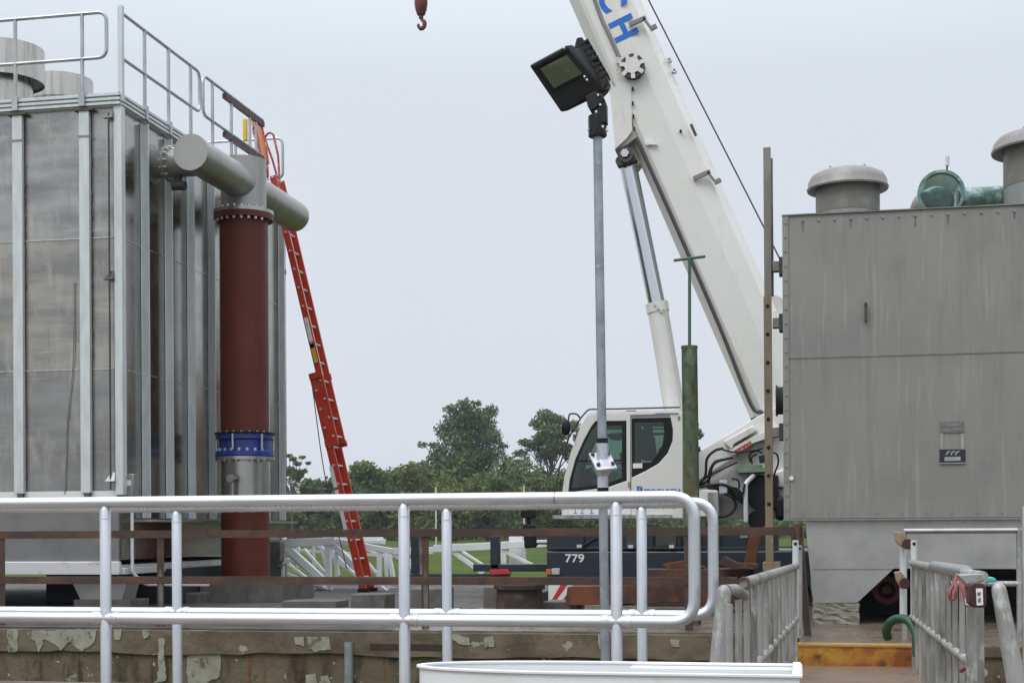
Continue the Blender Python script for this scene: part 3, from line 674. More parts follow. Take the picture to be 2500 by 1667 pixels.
# legs and plinths below the tank
for (xa, xb_, xc, xd, yy) in ((180,300,205,290,YF+0.3),):
    a = at(172, 1425, yy); b_ = at(315, 1425, yy); c = at(198, 1466, yy); d = at(300, 1466, yy)
    b = MB(); b.prism([(a.x,a.z+0.08),(b_.x,b_.z+0.08),(d.x,d.z),(c.x,c.z)], yy-0.02, yy+0.35); b.build('leg', M['galv_skirt'], tk, bevel=0.01)
for x in (-11.6,):
    b = MB(); b.prism([(x-0.35,skirt_b),(x+0.35,skirt_b),(x+0.25,0.12),(x-0.25,0.12)], YF+0.28, YF+0.63); b.build('leg', M['galv_skirt'], tk, bevel=0.01)
for x in (-8.9,-11.6):
    b = MB(); b.prism([(x-0.3,skirt_b),(x+0.3,skirt_b),(x+0.22,0.12),(x-0.22,0.12)], YB-0.9, YB-0.55); b.build('leg', M['galv_skirt'], tk, bevel=0.01)
q0, q1 = at(112,HY,YF+1.2), at(436,HY,YF+1.2); b = MB(); b.box(q0.x, q1.x, YF+1.2, YB-1.0, 0.004, skirt_b+0.04); b.build('under_tank_shade', M['inside'], tk)  # black box added to stand in for the shade under the tank
def block(name, x0, x1, y0, y1, z0, z1, lab, m='conc_block', bev=0.012, group=None, cat='block'):
    b = MB(); b.box(x0,x1,y0,y1,z0,z1); return tag(b.build(name, M[m], bevel=bev), lab, cat, group)
def block_px(name, pxa, pxb, pya, pyb, Y, dy, lab, **k):
    a, c = at(pxa, pya, Y), at(pxb, pyb, Y); return block(name, a.x, c.x, Y, Y+dy, min(c.z, 0.0) if k.pop('ground', True) else c.z, a.z, lab, **k)
G1 = 'concrete blocks on the yard'
block_px('concrete_block', 179, 318, 1463, 1486, YF+0.2, 0.55, 'low concrete block under the pale tapered leg of the left tank', group=G1)
block(*('concrete_block', -11.95, -11.25, YF+0.2, YF+0.75, 0, 0.12), 'low concrete block under the tank leg at the left picture edge', group=G1)
block_px('concrete_block', 488, 690, 1424, 1486, 18.6, 1.3, 'wide concrete plinth under the red vertical pipe', group=G1)
block_px('concrete_block', 440, 486, 1447, 1486, 18.2, 0.5, 'small pale concrete block left of the red pipe plinth', group=G1)
block_px('concrete_block', 688, 822, 1466, 1486, 17.2, 0.5, 'long low concrete slab right of the red pipe plinth', group=G1)
block_px('concrete_block', 856, 940, 1450, 1484, 16.9, 0.45, 'grey concrete block at the foot of the red ladder', group=G1)
block_px('concrete_block', 1000, 1080, 1436, 1484, 17.0, 0.6, 'concrete block behind the rusty post in the middle', group=G1)
block_px('concrete_block', 1325, 1412, 1468, 1486, 16.2, 0.5, 'flat pale concrete block below the striped hazard board', group=G1)
# small junk under the tank at the far left
jt = thing('pump_unit', 'dark pump with yellow guard in the shadow under the left tank', 'pump', (-9.7, 18.6, 0))
b = MB(); b.cyl((-10.2,18.6,0.28),(-9.5,18.6,0.28),0.17); b.cyl((-9.5,18.6,0.28),(-9.4,18.6,0.28),0.24); b.box(-10.2,-9.4,18.4,18.8,0,0.10); b.build('motor', M['dark_steel'], jt)
b = MB(); b.box(-9.75,-9.68,18.38,18.42,0.1,0.42); b.box(-9.55,-9.5,18.38,18.42,0.05,0.45); b.build('guard', M['yellow'], jt)
# electrical box on the side near the front corner
q = atx(330, 1180, X0+0.12)
jb = thing('junction_box', 'small grey electrical box with a white sticker low on the tank side', 'electrical box', (X0+0.12, q.y, q.z))
b = MB(); b.box(X0+0.02, X0+0.16, q.y-0.13, q.y+0.02, q.z-0.16, q.z+0.12); b.build('case', M['galv_duct'], jb, bevel=0.01)
b = MB(); b.box(X0+0.05, X0+0.13, q.y-0.137, q.y-0.13, q.z-0.03, q.z+0.04); b.build('sticker', M['white_label'], jb)
b = MB(); b.tube(fillet([(X0+0.10,q.y-0.05,q.z-0.16),(X0+0.10,q.y-0.05,0.45),(X0+0.2,q.y+0.1,0.30),(X0+0.9,q.y+0.5,0.28)],0.15), 0.022, 8); b.build('conduit', M['strip'], jb)
# channel post at the far corner
q = at(688, 662, YB); zt = q.z
cp = thing('channel_post', 'grey steel channel post with a flat cap at the far corner of the tall tank', 'post', (q.x, YB-0.05, 0))
a = at(673, HY, YB).x; c = at(700, HY, YB).x
b = MB(); b.box(a, a+0.02, YB-0.15, YB, 0, zt-0.06); b.box(a+0.02, c, YB-0.04, YB, 0, zt-0.06); b.box(c-0.02, c, YB-0.15, YB-0.04, 0, zt-0.06); b.build('channel', M['galv_duct'], cp)
b = MB(); b.box(a-0.03, c+0.01, YB-0.20, YB+0.02, zt-0.06, zt+0.02); b.build('cap_plate', M['vent_neck'], cp)
z = at(680, 812, YB).z
b = MB(); b.cyl((a+0.0, YB-0.15, z), (a+0.0, YB-0.2, z), 0.07); b.cyl((a+0.11, YB-0.15, z), (a+0.11, YB-0.2, z), 0.07); b.build('clamp', M['galv_duct'], cp)

# ================================================================== RED VERTICAL PIPE WITH T HEADER
PX, PY = at(597, 900, 19.2).x, 19.2
pm = PM(597, PY); RR = 58.5/pm
def pz(py): return at(597, py, PY).z
vp = thing('vertical_pipe', 'large red painted vertical pipe with blue coupling and grey T shaped header', 'pipe', (PX, PY, 0))
b = MB(); b.cyl((PX,PY,pz(1057)),(PX,PY,pz(540)),RR,n=48); b.build('upper_pipe', M['red_pipe'], vp)
b = MB(); b.cyl((PX,PY,pz(1426)),(PX,PY,pz(1232)),RR,n=48); b.build('lower_pipe', M['red_pipe'], vp)
b = MB(); b.cyl((PX,PY,pz(540)),(PX,PY,pz(526)),RR*1.23,n=48); b.build('flange', M['red_pipe'], vp)
b = MB(); b.cyl((PX,PY,pz(526)+0.003),(PX,PY,pz(517)),RR*1.24,n=48); b.build('flange', M['stainless'], vp)
def bolts(z0, z1, rad, n, m, r=0.016, ph=0.1):
    b = MB()
    for i in range(n):
        a = 2*math.pi*(i+ph)/n
        if math.sin(a + 0.38) > 0.05: continue
        b.cyl((PX+rad*math.cos(a), PY+rad*math.sin(a), z0), (PX+rad*math.cos(a), PY+rad*math.sin(a), z1), r, n=6)
    build_each(b, 'bolt', m, vp)
bolts(pz(546), pz(540), RR*1.14, 24, M['bolt'], 0.020); bolts(pz(517), pz(512), RR*1.14, 24, M['bolt'], 0.020)
ux = PX + 0.0; ur = 55/pm
b = MB(); b.cyl((ux,PY,pz(517)),(ux,PY,pz(392)),ur,n=48); b.build('stack', M['galv_duct'], vp)
b = MB(); b.cyl((PX,PY,pz(1062)),(PX,PY,pz(1057)),RR*1.25,n=48); b.build('gasket', M['black'], vp)
b = MB(); b.lathe((PX,PY,0), [(RR, pz(1114)), (RR*1.22, pz(1114)), (RR*1.22, pz(1103)), (RR*1.08, pz(1100)), (RR*1.08, pz(1076)), (RR*1.20, pz(1073)), (RR*1.20, pz(1063)), (RR, pz(1063))], 48); b.build('coupling', M['blue'], vp)
bolts(pz(1103), pz(1096), RR*1.15, 22, M['bolt'], 0.020); bolts(pz(1063), pz(1055), RR*1.15, 22, M['bolt'], 0.013, 0.4)
b = MB()
for i in range(6):
    a = 2*math.pi*(i+0.45)/6; b.cyl((PX+RR*1.18*math.cos(a),PY+RR*1.18*math.sin(a),pz(1100)),(PX+RR*1.18*math.cos(a),PY+RR*1.18*math.sin(a),pz(1062)),0.02,n=8)
build_each(b, 'tie_rod', M['stainless'], vp)
b = MB(); b.cyl((PX,PY,pz(1124)),(PX,PY,pz(1116)),RR*1.23,n=48); b.cyl((PX,PY,pz(1232)),(PX,PY,pz(1216)),RR*1.2,n=48); b.build('flange', M['stainless'], vp)
bolts(pz(1128), pz(1124), RR*1.14, 24, M['bolt'], 0.017, 0.3); bolts(pz(1216), pz(1211), RR*1.12, 24, M['bolt'], 0.017, 0.3)
b = MB(); b.cyl((PX,PY,pz(1216)),(PX,PY,pz(1124)),RR,n=48); b.build('spool', M['stainless'], vp)
q = at(575, 1168, PY-RR)
b = MB(); b.cyl((q.x,PY-RR*0.7,q.z),(q.x,PY-RR-0.16,q.z),0.022,n=10); b.cyl((q.x,PY-RR-0.15,q.z),(q.x,PY-RR-0.20,q.z),0.055,n=16); b.tube([(q.x,PY-RR-0.12,q.z),(q.x,PY-RR-0.12,q.z-0.3)],0.022,8)
b.build('gauge', M['galv_duct'], vp)
for (x1_, x2_) in ((560, 500), (580, 603)):
    a = at(x1_, 1215, PY-RR-0.05); c = at(x2_, 1250, PY-RR-0.05)
    b = MB(); b.tube(spline([(a.x,PY-RR-0.08,a.z),((a.x+c.x)/2+ (0.06 if x2_>x1_ else -0.1),PY-RR-0.1,c.z+0.02),(c.x,PY-RR-0.08,a.z-0.02)],8),0.013,8); b.build('hose', M['strip'], vp)
for py in (700, 905):
    b = MB(); b.lathe((PX,PY,0), [(RR*0.999,pz(py)-0.012),(RR*1.006,pz(py)-0.006),(RR*1.006,pz(py)+0.006),(RR*0.999,pz(py)+0.012)], 48); b.build('weld_seam', M['red_pipe'], vp)
# header
HZ = at(466, 372, 17.35).z; HR = 44/PM(466, 17.35); HX = at(466, 372, 17.35).x
b = MB(); b.cyl((HX,17.35,HZ),(HX,21.25,HZ),HR,n=48); hd = b.build('header', M['galv_duct'], vp)
b = MB(); b.cyl((HX,17.335,HZ),(HX,17.35,HZ),HR*1.015,n=48); b.build('end_cap', M['cap_grey'], hd)
for yb_ in (17.75, 20.55):
    b = MB(); b.cyl((X0,yb_,HZ-0.02),(HX,yb_,HZ-0.02),0.185,n=32); o = b.build('branch', M['galv_duct'], vp)
    b = MB(); b.cyl((X0+0.22,yb_,HZ-0.02),(X0+0.25,yb_,HZ-0.02),0.245,n=32); b.cyl((X0+0.003,yb_,HZ-0.02),(X0+0.03,yb_,HZ-0.02),0.26,n=32); b.build('flange', M['galv_duct'], o)
    b = MB()
    for i in range(14):
        a = 2*math.pi*i/14
        if math.cos(a) > 0.5: continue
        y, z = yb_+0.215*math.cos(a), HZ-0.02+0.215*math.sin(a); b.cyl((X0+0.19,y,z),(X0+0.29,y,z),0.014,n=6)
    build_each(b, 'bolt', M['bolt'], o)
    b = MB(); b.cyl((X0+0.38,yb_-0.02,HZ-0.16),(X0+0.38,yb_-0.02,HZ-0.33),0.05,n=12); b.cyl((X0+0.30,yb_-0.02,HZ-0.33),(X0+0.48,yb_-0.02,HZ-0.33),0.06,n=12); b.build('drain_valve', M['dark_steel'], o)

# ================================================================== RED EXTENSION LADDER
LY = 21.95
f0 = at(905, 1443, LY); f0.z = 0.0; t1 = at(662, 408, LY); xmid = at(741, 795, LY)
ld = thing('extension_ladder', 'long red extension ladder leaning against the tall tank', 'ladder', (f0.x, LY, 0))
dv = (t1 - f0); Lt = dv.length; dn = dv.normalized(); sidev = Vector((-dn.z, 0, dn.x))   # perpendicular, in the x z plane
def lrail(y, s0, s1, off, m, wd=0.09):
    b = MB(); a, c = f0 + dn*s0 + sidev*off, f0 + dn*s1 + sidev*off
    a.y = c.y = y; yv = Vector((0,1,0))
    b.obox((a+c)/2, dn*(s1-s0)/2, sidev*wd/2, yv*0.008)
    for sg in (-1, 1): b.obox((a+c)/2 + sidev*sg*(wd/2-0.004) + yv*0.016, dn*(s1-s0)/2, sidev*0.004, yv*0.016)
    return b.build('side_rail', M[m], ld)
Lb = Lt*0.51
Lmid = Lt*0.63
for y in (LY-0.21, LY+0.21): lrail(y, 0, Lmid-0.9, 0.05, 'ladder_red', 0.12)
for y in (LY-0.19, LY+0.19): lrail(y, Lt*0.345, Lt*0.97, -0.05, 'ladder_red', 0.10)
for k in range(int((Lmid-1.0)/0.305)):
    a = f0 + dn*(0.25+k*0.305) + sidev*0.05; b = MB(); b.cyl((a.x,LY-0.24,a.z),(a.x,LY+0.24,a.z),0.018,n=10); b.build('rung', M['strip'], ld)
k = 0
while Lt*0.36 + k*0.305 < Lt*0.97:
    a = f0 + dn*(Lt*0.36+k*0.305) - sidev*0.05; b = MB(); b.cyl((a.x,LY-0.215,a.z),(a.x,LY+0.215,a.z),0.018,n=10); b.build('rung', M['strip'], ld); k += 1
for (s, ln, m, off) in ((0.60, 0.5, 'white_label', -0.05), (0.555, 0.35, 'yellow', -0.05), (0.19, 0.7, 'white_label', 0.10), (0.27, 0.35, 'white_label', 0.10)):
    a = f0 + dn*Lt*s + sidev*off; a.y = LY-0.225 if off > 0 else LY-0.205; b = MB(); b.obox(a, dn*ln/2, sidev*0.03, Vector((0,0.005,0))); b.build('sticker', M[m], ld)
for s in (Lt*0.345, Lmid-0.9):
    a = f0 + dn*s; b = MB(); 
    for y in (LY-0.23, LY+0.23): b.obox(Vector((a.x,y,a.z)), dn*0.05, sidev*0.11, Vector((0,0.012,0)))
    build_each(b, 'guide_bracket', M['ladder_red'], ld)
for y in (LY-0.21, LY+0.21):
    a = f0 + sidev*0.05; b = MB(); b.obox(Vector((a.x,y,0.03)), Vector((0.09,0,0)), Vector((0,0.035,0)), Vector((0,0,0.03))); b.build('foot', M['black'], ld)
a = f0 + dn*(Lt*0.48) + sidev*0.09; c = f0 + dn*(Lt*0.06) + sidev*0.22
b = MB(); b.tube(spline([(a.x,LY-0.25,a.z),((a.x+c.x)/2-0.07,LY-0.25,(a.z+c.z)/2),(c.x,LY-0.25,c.z)],10),0.008,6); b.build('rope', M['dark_steel'], ld)
# walk-through grab rails at the top, paler
tops = f0 + dn*Lt*0.965
for y in (LY-0.25, LY+0.28):
    pts = [tops + sidev*0.02, at(650,380,LY), at(630,325,LY), at(641,312,LY), at(652,316,LY), at(664,370,LY), at(668,440,LY)]
    b = MB(); b.tube(fillet([Vector((p.x, y, p.z)) for p in pts], 0.08, 4), 0.019, 8); b.build('grab_rail', M['red_sticker'], ld)
a, c = at(632, 298, LY+0.1), at(650, 400, LY+0.1)
for y in (LY-0.14, LY+0.14):
    b = MB(); b.beam((a.x,y,a.z),(c.x,y,c.z),0.03,0.08); b.build('top_section', M['ladder_orange'], ld)

# ================================================================== CRANE
YC = 20.7                                        # near side of the upper works
ck = thing('mobile_crane', 'white mobile crane with raised telescopic boom on a dark navy carrier', 'crane', (at(1560,HY,21.7).x, 21.7, FIELD))
def P2(px, py, Y): q = at(px, py, Y); return Vector((q.x, Y, q.z))
# --- boom
BY = 21.9
pa, pb = P2(1557, 387, BY-0.45), P2(1823, 1000, BY-0.45)     # lower edge of the outer boom
bd = (pa - pb).normalized(); bn = Vector((bd.z, 0, -bd.x)).normalized()     # bn: towards the top face (right in the picture)
if bn.x < 0: bn = -bn
mB = PM(1690, BY-0.45); sc = math.sin(math.atan2(abs(bd.z), abs(bd.x)))
Wb = 174/mB*sc
def bprof(W, hw):
    return [(0.0,-hw*0.45),(W*0.14,-hw*0.93),(W*0.20,-hw),(W*0.62,-hw),(W*0.88,-hw*0.86),(W*0.955,-hw*0.60),(W,-hw*0.5),(W,hw*0.5),(W*0.955,hw*0.6),(W*0.88,hw*0.86),(W*0.62,hw),(W*0.20,hw),(W*0.14,hw*0.93),(0.0,hw*0.45)]
def boom_sec(s0, s1, prof, q0=0.0):
    m = MB(); vs = []
    for s in (s0, s1):
        for q, y in prof:
            p = pb + bd*s + bn*(q+q0); vs.append((p.x, BY + y, p.z))
    n = len(prof)
    m.add(vs, [(i,(i+1)%n,n+(i+1)%n,n+i) for i in range(n)] + [tuple(range(n-1,-1,-1)), tuple(range(n,2*n))]); return m
Lb_ = (P2(1389, 0, BY-0.45) - pb).length
q_end = -(pb - P2(1838,1030,BY-0.45)).dot(bd)
bm_ = boom_sec(-0.25, Lb_+6.5, bprof(Wb, 0.45)).build('boom', M['crane_white'], ck, angle=12)
# boom foot running down to the pivot behind the tank
foot = MB()
foot.prism([(v.x, v.z) for v in (pb+bd*0.6+bn*0.10, pb-bd*0.15+bn*0.02, P2(1838,1030,BY), P2(1862,1010,BY), P2(1900,1040,BY), P2(1990,1010,BY), P2(1990,800,BY), pb+bd*1.2+bn*Wb*0.97)], BY-0.30, BY+0.3)
foot.build('boom_foot', M['crane_white'], ck)
b = MB(); b.prism(pp([(1832,1022),(1850,1016),(1856,1024),(1836,1030)], BY-0.31), BY-0.33, BY-0.305); b.build('slot', M['black'], ck)
def bpt(px, py, dy=0.0):                          # point on the near side plate of the boom
    return P2(px, py, BY-0.47-dy)
b = MB(); pts = [bpt(1553,337), bpt(1600,440), bpt(1678,615), bpt(1760,805), bpt(1832,985), bpt(1858,1005), bpt(1866,1014)]
b.tube(spline(pts, 4), 0.028, 8); b.build('hydraulic_line', M['dark_steel'], ck)
b = MB(); pts = [bpt(1450,-5,-0.02), bpt(1470,50,-0.02), bpt(1487,85), bpt(1511,140)]
b.tube(spline(pts, 4), 0.032, 8); b.build('hydraulic_line', M['mauve'], ck)
# bracket carrying the lift cylinder
def bp(lst, dy=0.0): return [(v.x, v.z) for v in (bpt(a, c, dy) for a, c in lst)]
b = MB(); b.prism(bp([(1488,190),(1500,214),(1530,200),(1540,225),(1543,305),(1556,338),(1556,350),(1547,336),(1530,350),(1500,365),(1493,220)]), BY-0.40, BY-0.10)
b.build('cylinder_bracket', M['crane_under'], ck)
b = MB(); b.prism(bp([(1489,222),(1524,196),(1541,208),(1543,320),(1530,338),(1502,364),(1499,330)]), BY-0.475, BY-0.40); b.prism(bp([(1502,362),(1545,337),(1558,340),(1574,382),(1557,388),(1548,400),(1515,400),(1503,384)]), BY-0.20, BY+0.1)
b.build('bracket_cheek', M['crane_white'], ck)
b = MB(); q = bpt(1527, 377, 0.02); b.ring((q.x,BY-0.48,q.z),(q.x,BY-0.20,q.z),0.115,0.06); b.cyl((q.x-0.09,BY-0.44,q.z-0.08),(q.x-0.09,BY-0.2,q.z-0.08),0.07); b.cyl((q.x+0.10,BY-0.44,q.z-0.05),(q.x+0.10,BY-0.2,q.z-0.05),0.05); b.build('pin_clevis', M['dark_steel'], ck)
b = MB(); b.cyl((q.x-0.01,BY-0.50,q.z+0.02),(q.x-0.01,BY-0.3,q.z+0.02),0.065,n=6); b.build('pin', M['chrome'], ck)
b = MB()
for (px,py) in ((1545,218),(1545,253),(1547,285),(1549,316)):
    a = bpt(px,py,0.02); b.obox(a, Vector((0.012,0,0)), Vector((0,0.015,0)), Vector((0,0,0.028)))
build_each(b, 'slot', M['black'], ck)
# pin ring at mid boom
q = bpt(1546, 167); b = MB(); b.ring((q.x,BY-0.60,q.z),(q.x,BY-0.42,q.z),0.180,0.135,n=12); rg = b.build('pin_ring', M['dark_steel'], ck)
b = MB(); b.cyl((q.x,BY-0.62,q.z),(q.x,BY-0.42,q.z),0.125,n=8); b.build('pin_cap', M['crane_white'], rg)
b = MB()
for k in range(7):
    a = 2*math.pi*k/7+0.3; b.obox((q.x+0.155*math.cos(a),BY-0.605,q.z+0.155*math.sin(a)), Vector((math.cos(a),0,math.sin(a)))*0.038, Vector((0,0.012,0)), Vector((-math.sin(a),0,math.cos(a)))*0.03)
build_each(b, 'retainer', M['crane_white'], rg)
q = bpt(1511,150); b = MB(); b.cyl((q.x,BY-0.52,q.z),(q.x,BY-0.42,q.z),0.05,n=12); b.ring((q.x+0.0,BY-0.55,q.z-0.17),(q.x,BY-0.53,q.z-0.17),0.04,0.03,n=12); b.build('lug', M['crane_under'], ck)
# dark clips over the top edge
for (cx, cy) in ((1563, 50), (1720, 425)):
    def cp2(dx, dy): return bpt(cx+dx, cy+dy, 0.02)
    b = MB(); b.beam(cp2(-27,12), cp2(14,-6), 0.05, 0.06, up=bn); b.beam(cp2(8,-4), cp2(28,22), 0.05, 0.035, up=bn); b.beam(cp2(24,22), cp2(40,14), 0.06, 0.06, up=bn); b.build('rope_clip', M['mauve'], ck)
# scalloped plate on the top edge
b = MB(); pl = [(1612,128),(1622,130),(1632,140),(1640,155),(1636,170),(1644,178),(1650,190),(1646,205),(1650,215),(1646,240)]
b.prism(bp(pl + [(1640,250),(1596,160)]), BY-0.25, BY-0.20); b.build('sheave_guard', M['crane_white'], ck)
b = MB()
for (px,py) in ((1634,146),(1646,172)): a = bpt(px,py,-0.2); b.ring((a.x,BY-0.28,a.z),(a.x,BY-0.18,a.z),0.034,0.018,n=12)
build_each(b, 'eyelet', M['mark_white'], ck)
b = MB(); a = bpt(1693,318,0.0); b.obox(a+Vector((0,-0.0,0)), bd*0.09, bn*0.02, Vector((0,0.03,0))); b.build('latch', M['dark_steel'], ck)
b = MB(); a = bpt(1662,321,-0.03); b.cyl((a.x,BY-0.48,a.z),(a.x,BY-0.42,a.z),0.018,n=10); b.build('plug', M['black'], ck)
b = MB(); a = bpt(1583,349,0.0); b.cyl((a.x,BY-0.5,a.z),(a.x,BY-0.44,a.z),0.05,n=10); b.obox((a.x+0.06,BY-0.49,a.z-0.02), Vector((0.07,0,-0.01)), Vector((0,0.02,0)), Vector((0,0,0.02))); b.build('cleat', M['mark_white'], ck)
# boom lettering: C and H, turned along the boom
xd = -bd; yd = bn                                                     # text runs down the boom, its top towards the upper side
def boomtext(s, px, py, size):
    p = bpt(px, py, 0.0); p.y = BY-0.452
    Mx = Matrix(((xd.x, yd.x, 0, p.x), (0, 0, -1, p.y), (xd.z, yd.z, 0, p.z), (0, 0, 0, 1)))
    return text(s, size, Mx, 'letter', M['mark_blue'], ck, 0.003, 0.018, 1.0)
boomtext('H', 1519, 70, 0.50); boomtext('C', 1490, -4, 0.54)
# lift cylinder
ca, cb2 = P2(1531, 392, BY-0.2), P2(1652, 1045, BY-0.2)
cdir = (cb2-ca).normalized(); j = P2(1603, 740, BY-0.2)
b = MB(); b.cyl(ca, j, 0.132, n=40); b.build('lift_rod', M['chrome'], ck)
b = MB(); b.cyl(j, j+cdir*0.14, 0.172, n=40); b.cyl(j+cdir*0.1, cb2+cdir*0.9, 0.158, n=40); lb = b.build('lift_cylinder', M['crane_white'], ck)
b = MB(); b.tube([j+cdir*0.12+Vector((0.12,-0.12,0)), j+cdir*2.6+Vector((0.09,-0.12,0))], 0.016, 8)
for k in range(3): b.obox(j+cdir*(0.05+0.05*k)+Vector((0.04*k-0.02,-0.17,0)), Vector((0.018,0,0)), Vector((0,0.02,0)), Vector((0,0,0.02)))
b.build('cylinder_pipe', M['crane_under'], lb)
# hoist rope along the boom
b = MB(); ra, rb = P2(1583-0.46*600, -600/1.0, BY), P2(1912, 648, BY); ra = P2(1583-0.507*400, -400*1.0, BY); b.tube([ra, rb], 0.013, 6); b.build('hoist_rope', M['dark_steel'], ck)
# --- cab
def cabp(l, Y=YC): return pp(l, Y)
outer = [(1454,1008),(1659,1004),(1666,1010),(1667,1265),(1371,1265),(1372,1204),(1378,1162),(1394,1102),(1416,1044),(1432,1015)]
win1 = [(1454,1028),(1529,1027),(1530,1173),(1485,1189),(1387,1202),(1391,1171),(1405,1120),(1425,1075),(1443,1042)]
win2 = [(1542,1021),(1637,1019),(1643,1050),(1642,1075),(1630,1106),(1608,1131),(1577,1149),(1542,1166)]
W_ = 0.92
cabn = MB(); cabn.prism(cabp(outer), YC, YC+0.05, [cabp(win1), cabp(win2)]); cab = cabn.build('cab', M['crane_white'], ck, bevel=0.008)
b = MB(); b.prism(cabp(outer), YC+W_-0.05, YC+W_, [cabp(win1), cabp(win2)]); b.build('far_side', M['crane_white'], cab)
co = cabp(outer)
b = MB()
for i, k in ((0,1),(1,2),(2,3),(3,4),(9,0)):      # roof, rear, floor and brow skins
    (xa,za),(xb_,zb) = co[i], co[k]; n_ = Vector((-(zb-za),0,xb_-xa)).normalized()*0.02
    b.prism([(xa,za),(xb_,zb),(xb_+n_.x,zb+n_.z),(xa+n_.x,za+n_.z)], YC+0.05, YC+W_-0.05)
b.build('shell', M['crane_white'], cab)
b = MB(); fr = [co[4],co[5],co[6],co[7],co[8],co[9]]
b.prism([(x-0.0,z) for x,z in fr] + [(x+0.015,z) for x,z in reversed(fr)], YC+0.06, YC+W_-0.06); b.build('windscreen', M['cab_glass'], cab)
def shrink(poly, k):
    cx_ = sum(p[0] for p in poly)/len(poly); cy_ = sum(p[1] for p in poly)/len(poly)
    return [(cx_+(x-cx_)*k[0], cy_+(y-cy_)*k[1]) for x, y in poly]
for wn, k in ((win1,(0.86,0.88)),(win2,(0.80,0.80))):
    for (ya, yb_) in ((YC+0.012,YC+0.03),(YC+W_-0.03,YC+W_-0.012)):
        inner = shrink(wn, k)
        if wn is win2: inner = [(1549,1031),(1619,1030),(1622,1060),(1617,1085),(1606,1105),(1590,1128),(1549,1130)]
        b = MB(); b.prism(cabp([(x,y) for x,y in wn]), ya, yb_, [cabp(inner)]); f_ = b.build('window_frame', M['black'], cab)
        b = MB(); b.prism(cabp(inner), ya+0.006, yb_-0.006); b.build('window_pane', M['cab_glass'], cab)
        b = MB(); y = (ya if ya < YC+0.1 else yb_)
        if wn is win1: b.prism(cabp([(1395,1123),(1527,1121),(1527,1126),(1394,1128)]), ya-0.004, yb_+0.004); b.build('transom', M['black'], cab)
b = MB(); b.prism(cabp([(1539.0,1012),(1541,1012),(1541,1262),(1539.0,1262)]), YC-0.004, YC+0.01); b.build('door_seam', M['dark_steel'], cab)
b = MB(); b.prism(cabp([(1540,1012),(1635,1010),(1635,1015),(1540,1017)]), YC-0.012, YC+0.0); b.build('sliding_rail', M['mauve'], cab)
b = MB(); b.prism(cabp([(1545,1131),(1568,1130),(1568,1142),(1545,1143)]), YC+0.004, YC+0.010); b.build('sticker', M['white_label'], cab)
b = MB(); b.prism(cabp([(1352,1257),(1640,1256),(1640,1264),(1352,1266)]), YC-0.12, YC+0.05); b.build('step_plate', M['alu_dull'], cab)
b = MB(); b.prism(cabp([(1392,1240),(1540,1239),(1540,1255),(1392,1256)]), YC-0.006, YC); st_ = b.build('door_sticker', M['mark_white'], cab)
b = MB()
for px in (1400,1417,1440,1462,1488):
    a = at(px,1247,YC-0.008); b.box(a.x,a.x+0.055,YC-0.010,YC-0.006,a.z-0.035,a.z-0.025); b.box(a.x+0.02,a.x+0.03,YC-0.010,YC-0.006,a.z-0.025,a.z+0.025)
build_each(b, 'pictogram', M['mark_blue'], st_)
# roof rail, bar in front of the windscreen, mirror
b = MB(); pts = [P2(1353,1204,YC),P2(1367,1135,YC),P2(1389,1068,YC),P2(1418,1020,YC),P2(1436,999,YC),P2(1500,998,YC),P2(1660,994,YC)]
b.tube(fillet(pts,0.1,4), 0.012, 8); b.build('roof_handrail', M['dark_steel'], cab)
b = MB(); pts = [P2(1353,1204,YC+0.5),P2(1367,1135,YC+0.5),P2(1389,1068,YC+0.5),P2(1418,1020,YC+0.5),P2(1436,1000,YC+0.5)]
b.tube(fillet(pts,0.1,4), 0.010, 8); b.build('wiper_bar', M['dark_steel'], cab)
b = MB(); b.tube(fillet([P2(1418,1022,YC+0.05),P2(1408,1010,YC-0.02),P2(1390,1009,YC-0.08),P2(1386,1034,YC-0.1)],0.05,4),0.012,8); mr_ = b.build('mirror_arm', M['black'], cab)
a = P2(1382,1043,YC-0.1); b = MB(); b.sph(a, 0.075, (0.9,0.6,1.55), 14); b.build('mirror', M['black'], mr_)
b = MB(); a = P2(1541,1004,YC+0.1); b.obox(a, Vector((0.07,0,0)), Vector((0,0.03,0)), Vector((0,0,0.012))); b.build('roof_bracket', M['dark_steel'], cab)
b = MB(); b.prism(cabp([(1478,1003),(1640,999),(1654,1005),(1478,1009)]), YC+0.1, YC+W_-0.1); b.build('roof_pad', M['mark_white'], cab)
# interior: seat, console, wheel
b = MB(); b.prism(cabp([(1560,1120),(1556,1060),(1570,1052),(1588,1060),(1596,1120)]), YC+0.28, YC+0.66); b.prism(cabp([(1480,1178),(1560,1170),(1600,1172),(1600,1188),(1480,1192)]), YC+0.2, YC+0.75)
b.prism(cabp([(1568,1052),(1583,1052),(1585,1036),(1567,1036)]), YC+0.35, YC+0.58); b.build('seat', M['seat'], cab, bevel=0.03)
b = MB(); b.prism(cabp([(1410,1200),(1410,1168),(1420,1140),(1430,1142),(1430,1168),(1438,1200)]), YC+0.4, YC+0.55); b.prism(cabp([(1470,1055),(1508,1050),(1505,1070),(1480,1068)]), YC+0.4, YC+0.6); b.prism(cabp([(1500,1100),(1530,1094),(1533,1150),(1512,1180),(1505,1140)]), YC+0.55, YC+0.7); b.build('console', M['inside'], cab, bevel=0.02)
b = MB(); b.prism(cabp([(1551,1042),(1570,1041),(1571,1066),(1552,1067)]), YC+0.45, YC+0.52); b.build('monitor', M['navy_label'], cab, bevel=0.01)
b = MB(); b.prism(cabp([(1484,1037),(1515,1036),(1517,1042),(1486,1044)]), YC+0.2, YC+0.5); b.build('sun_visor', M['alu_dull'], cab, bevel=0.005)
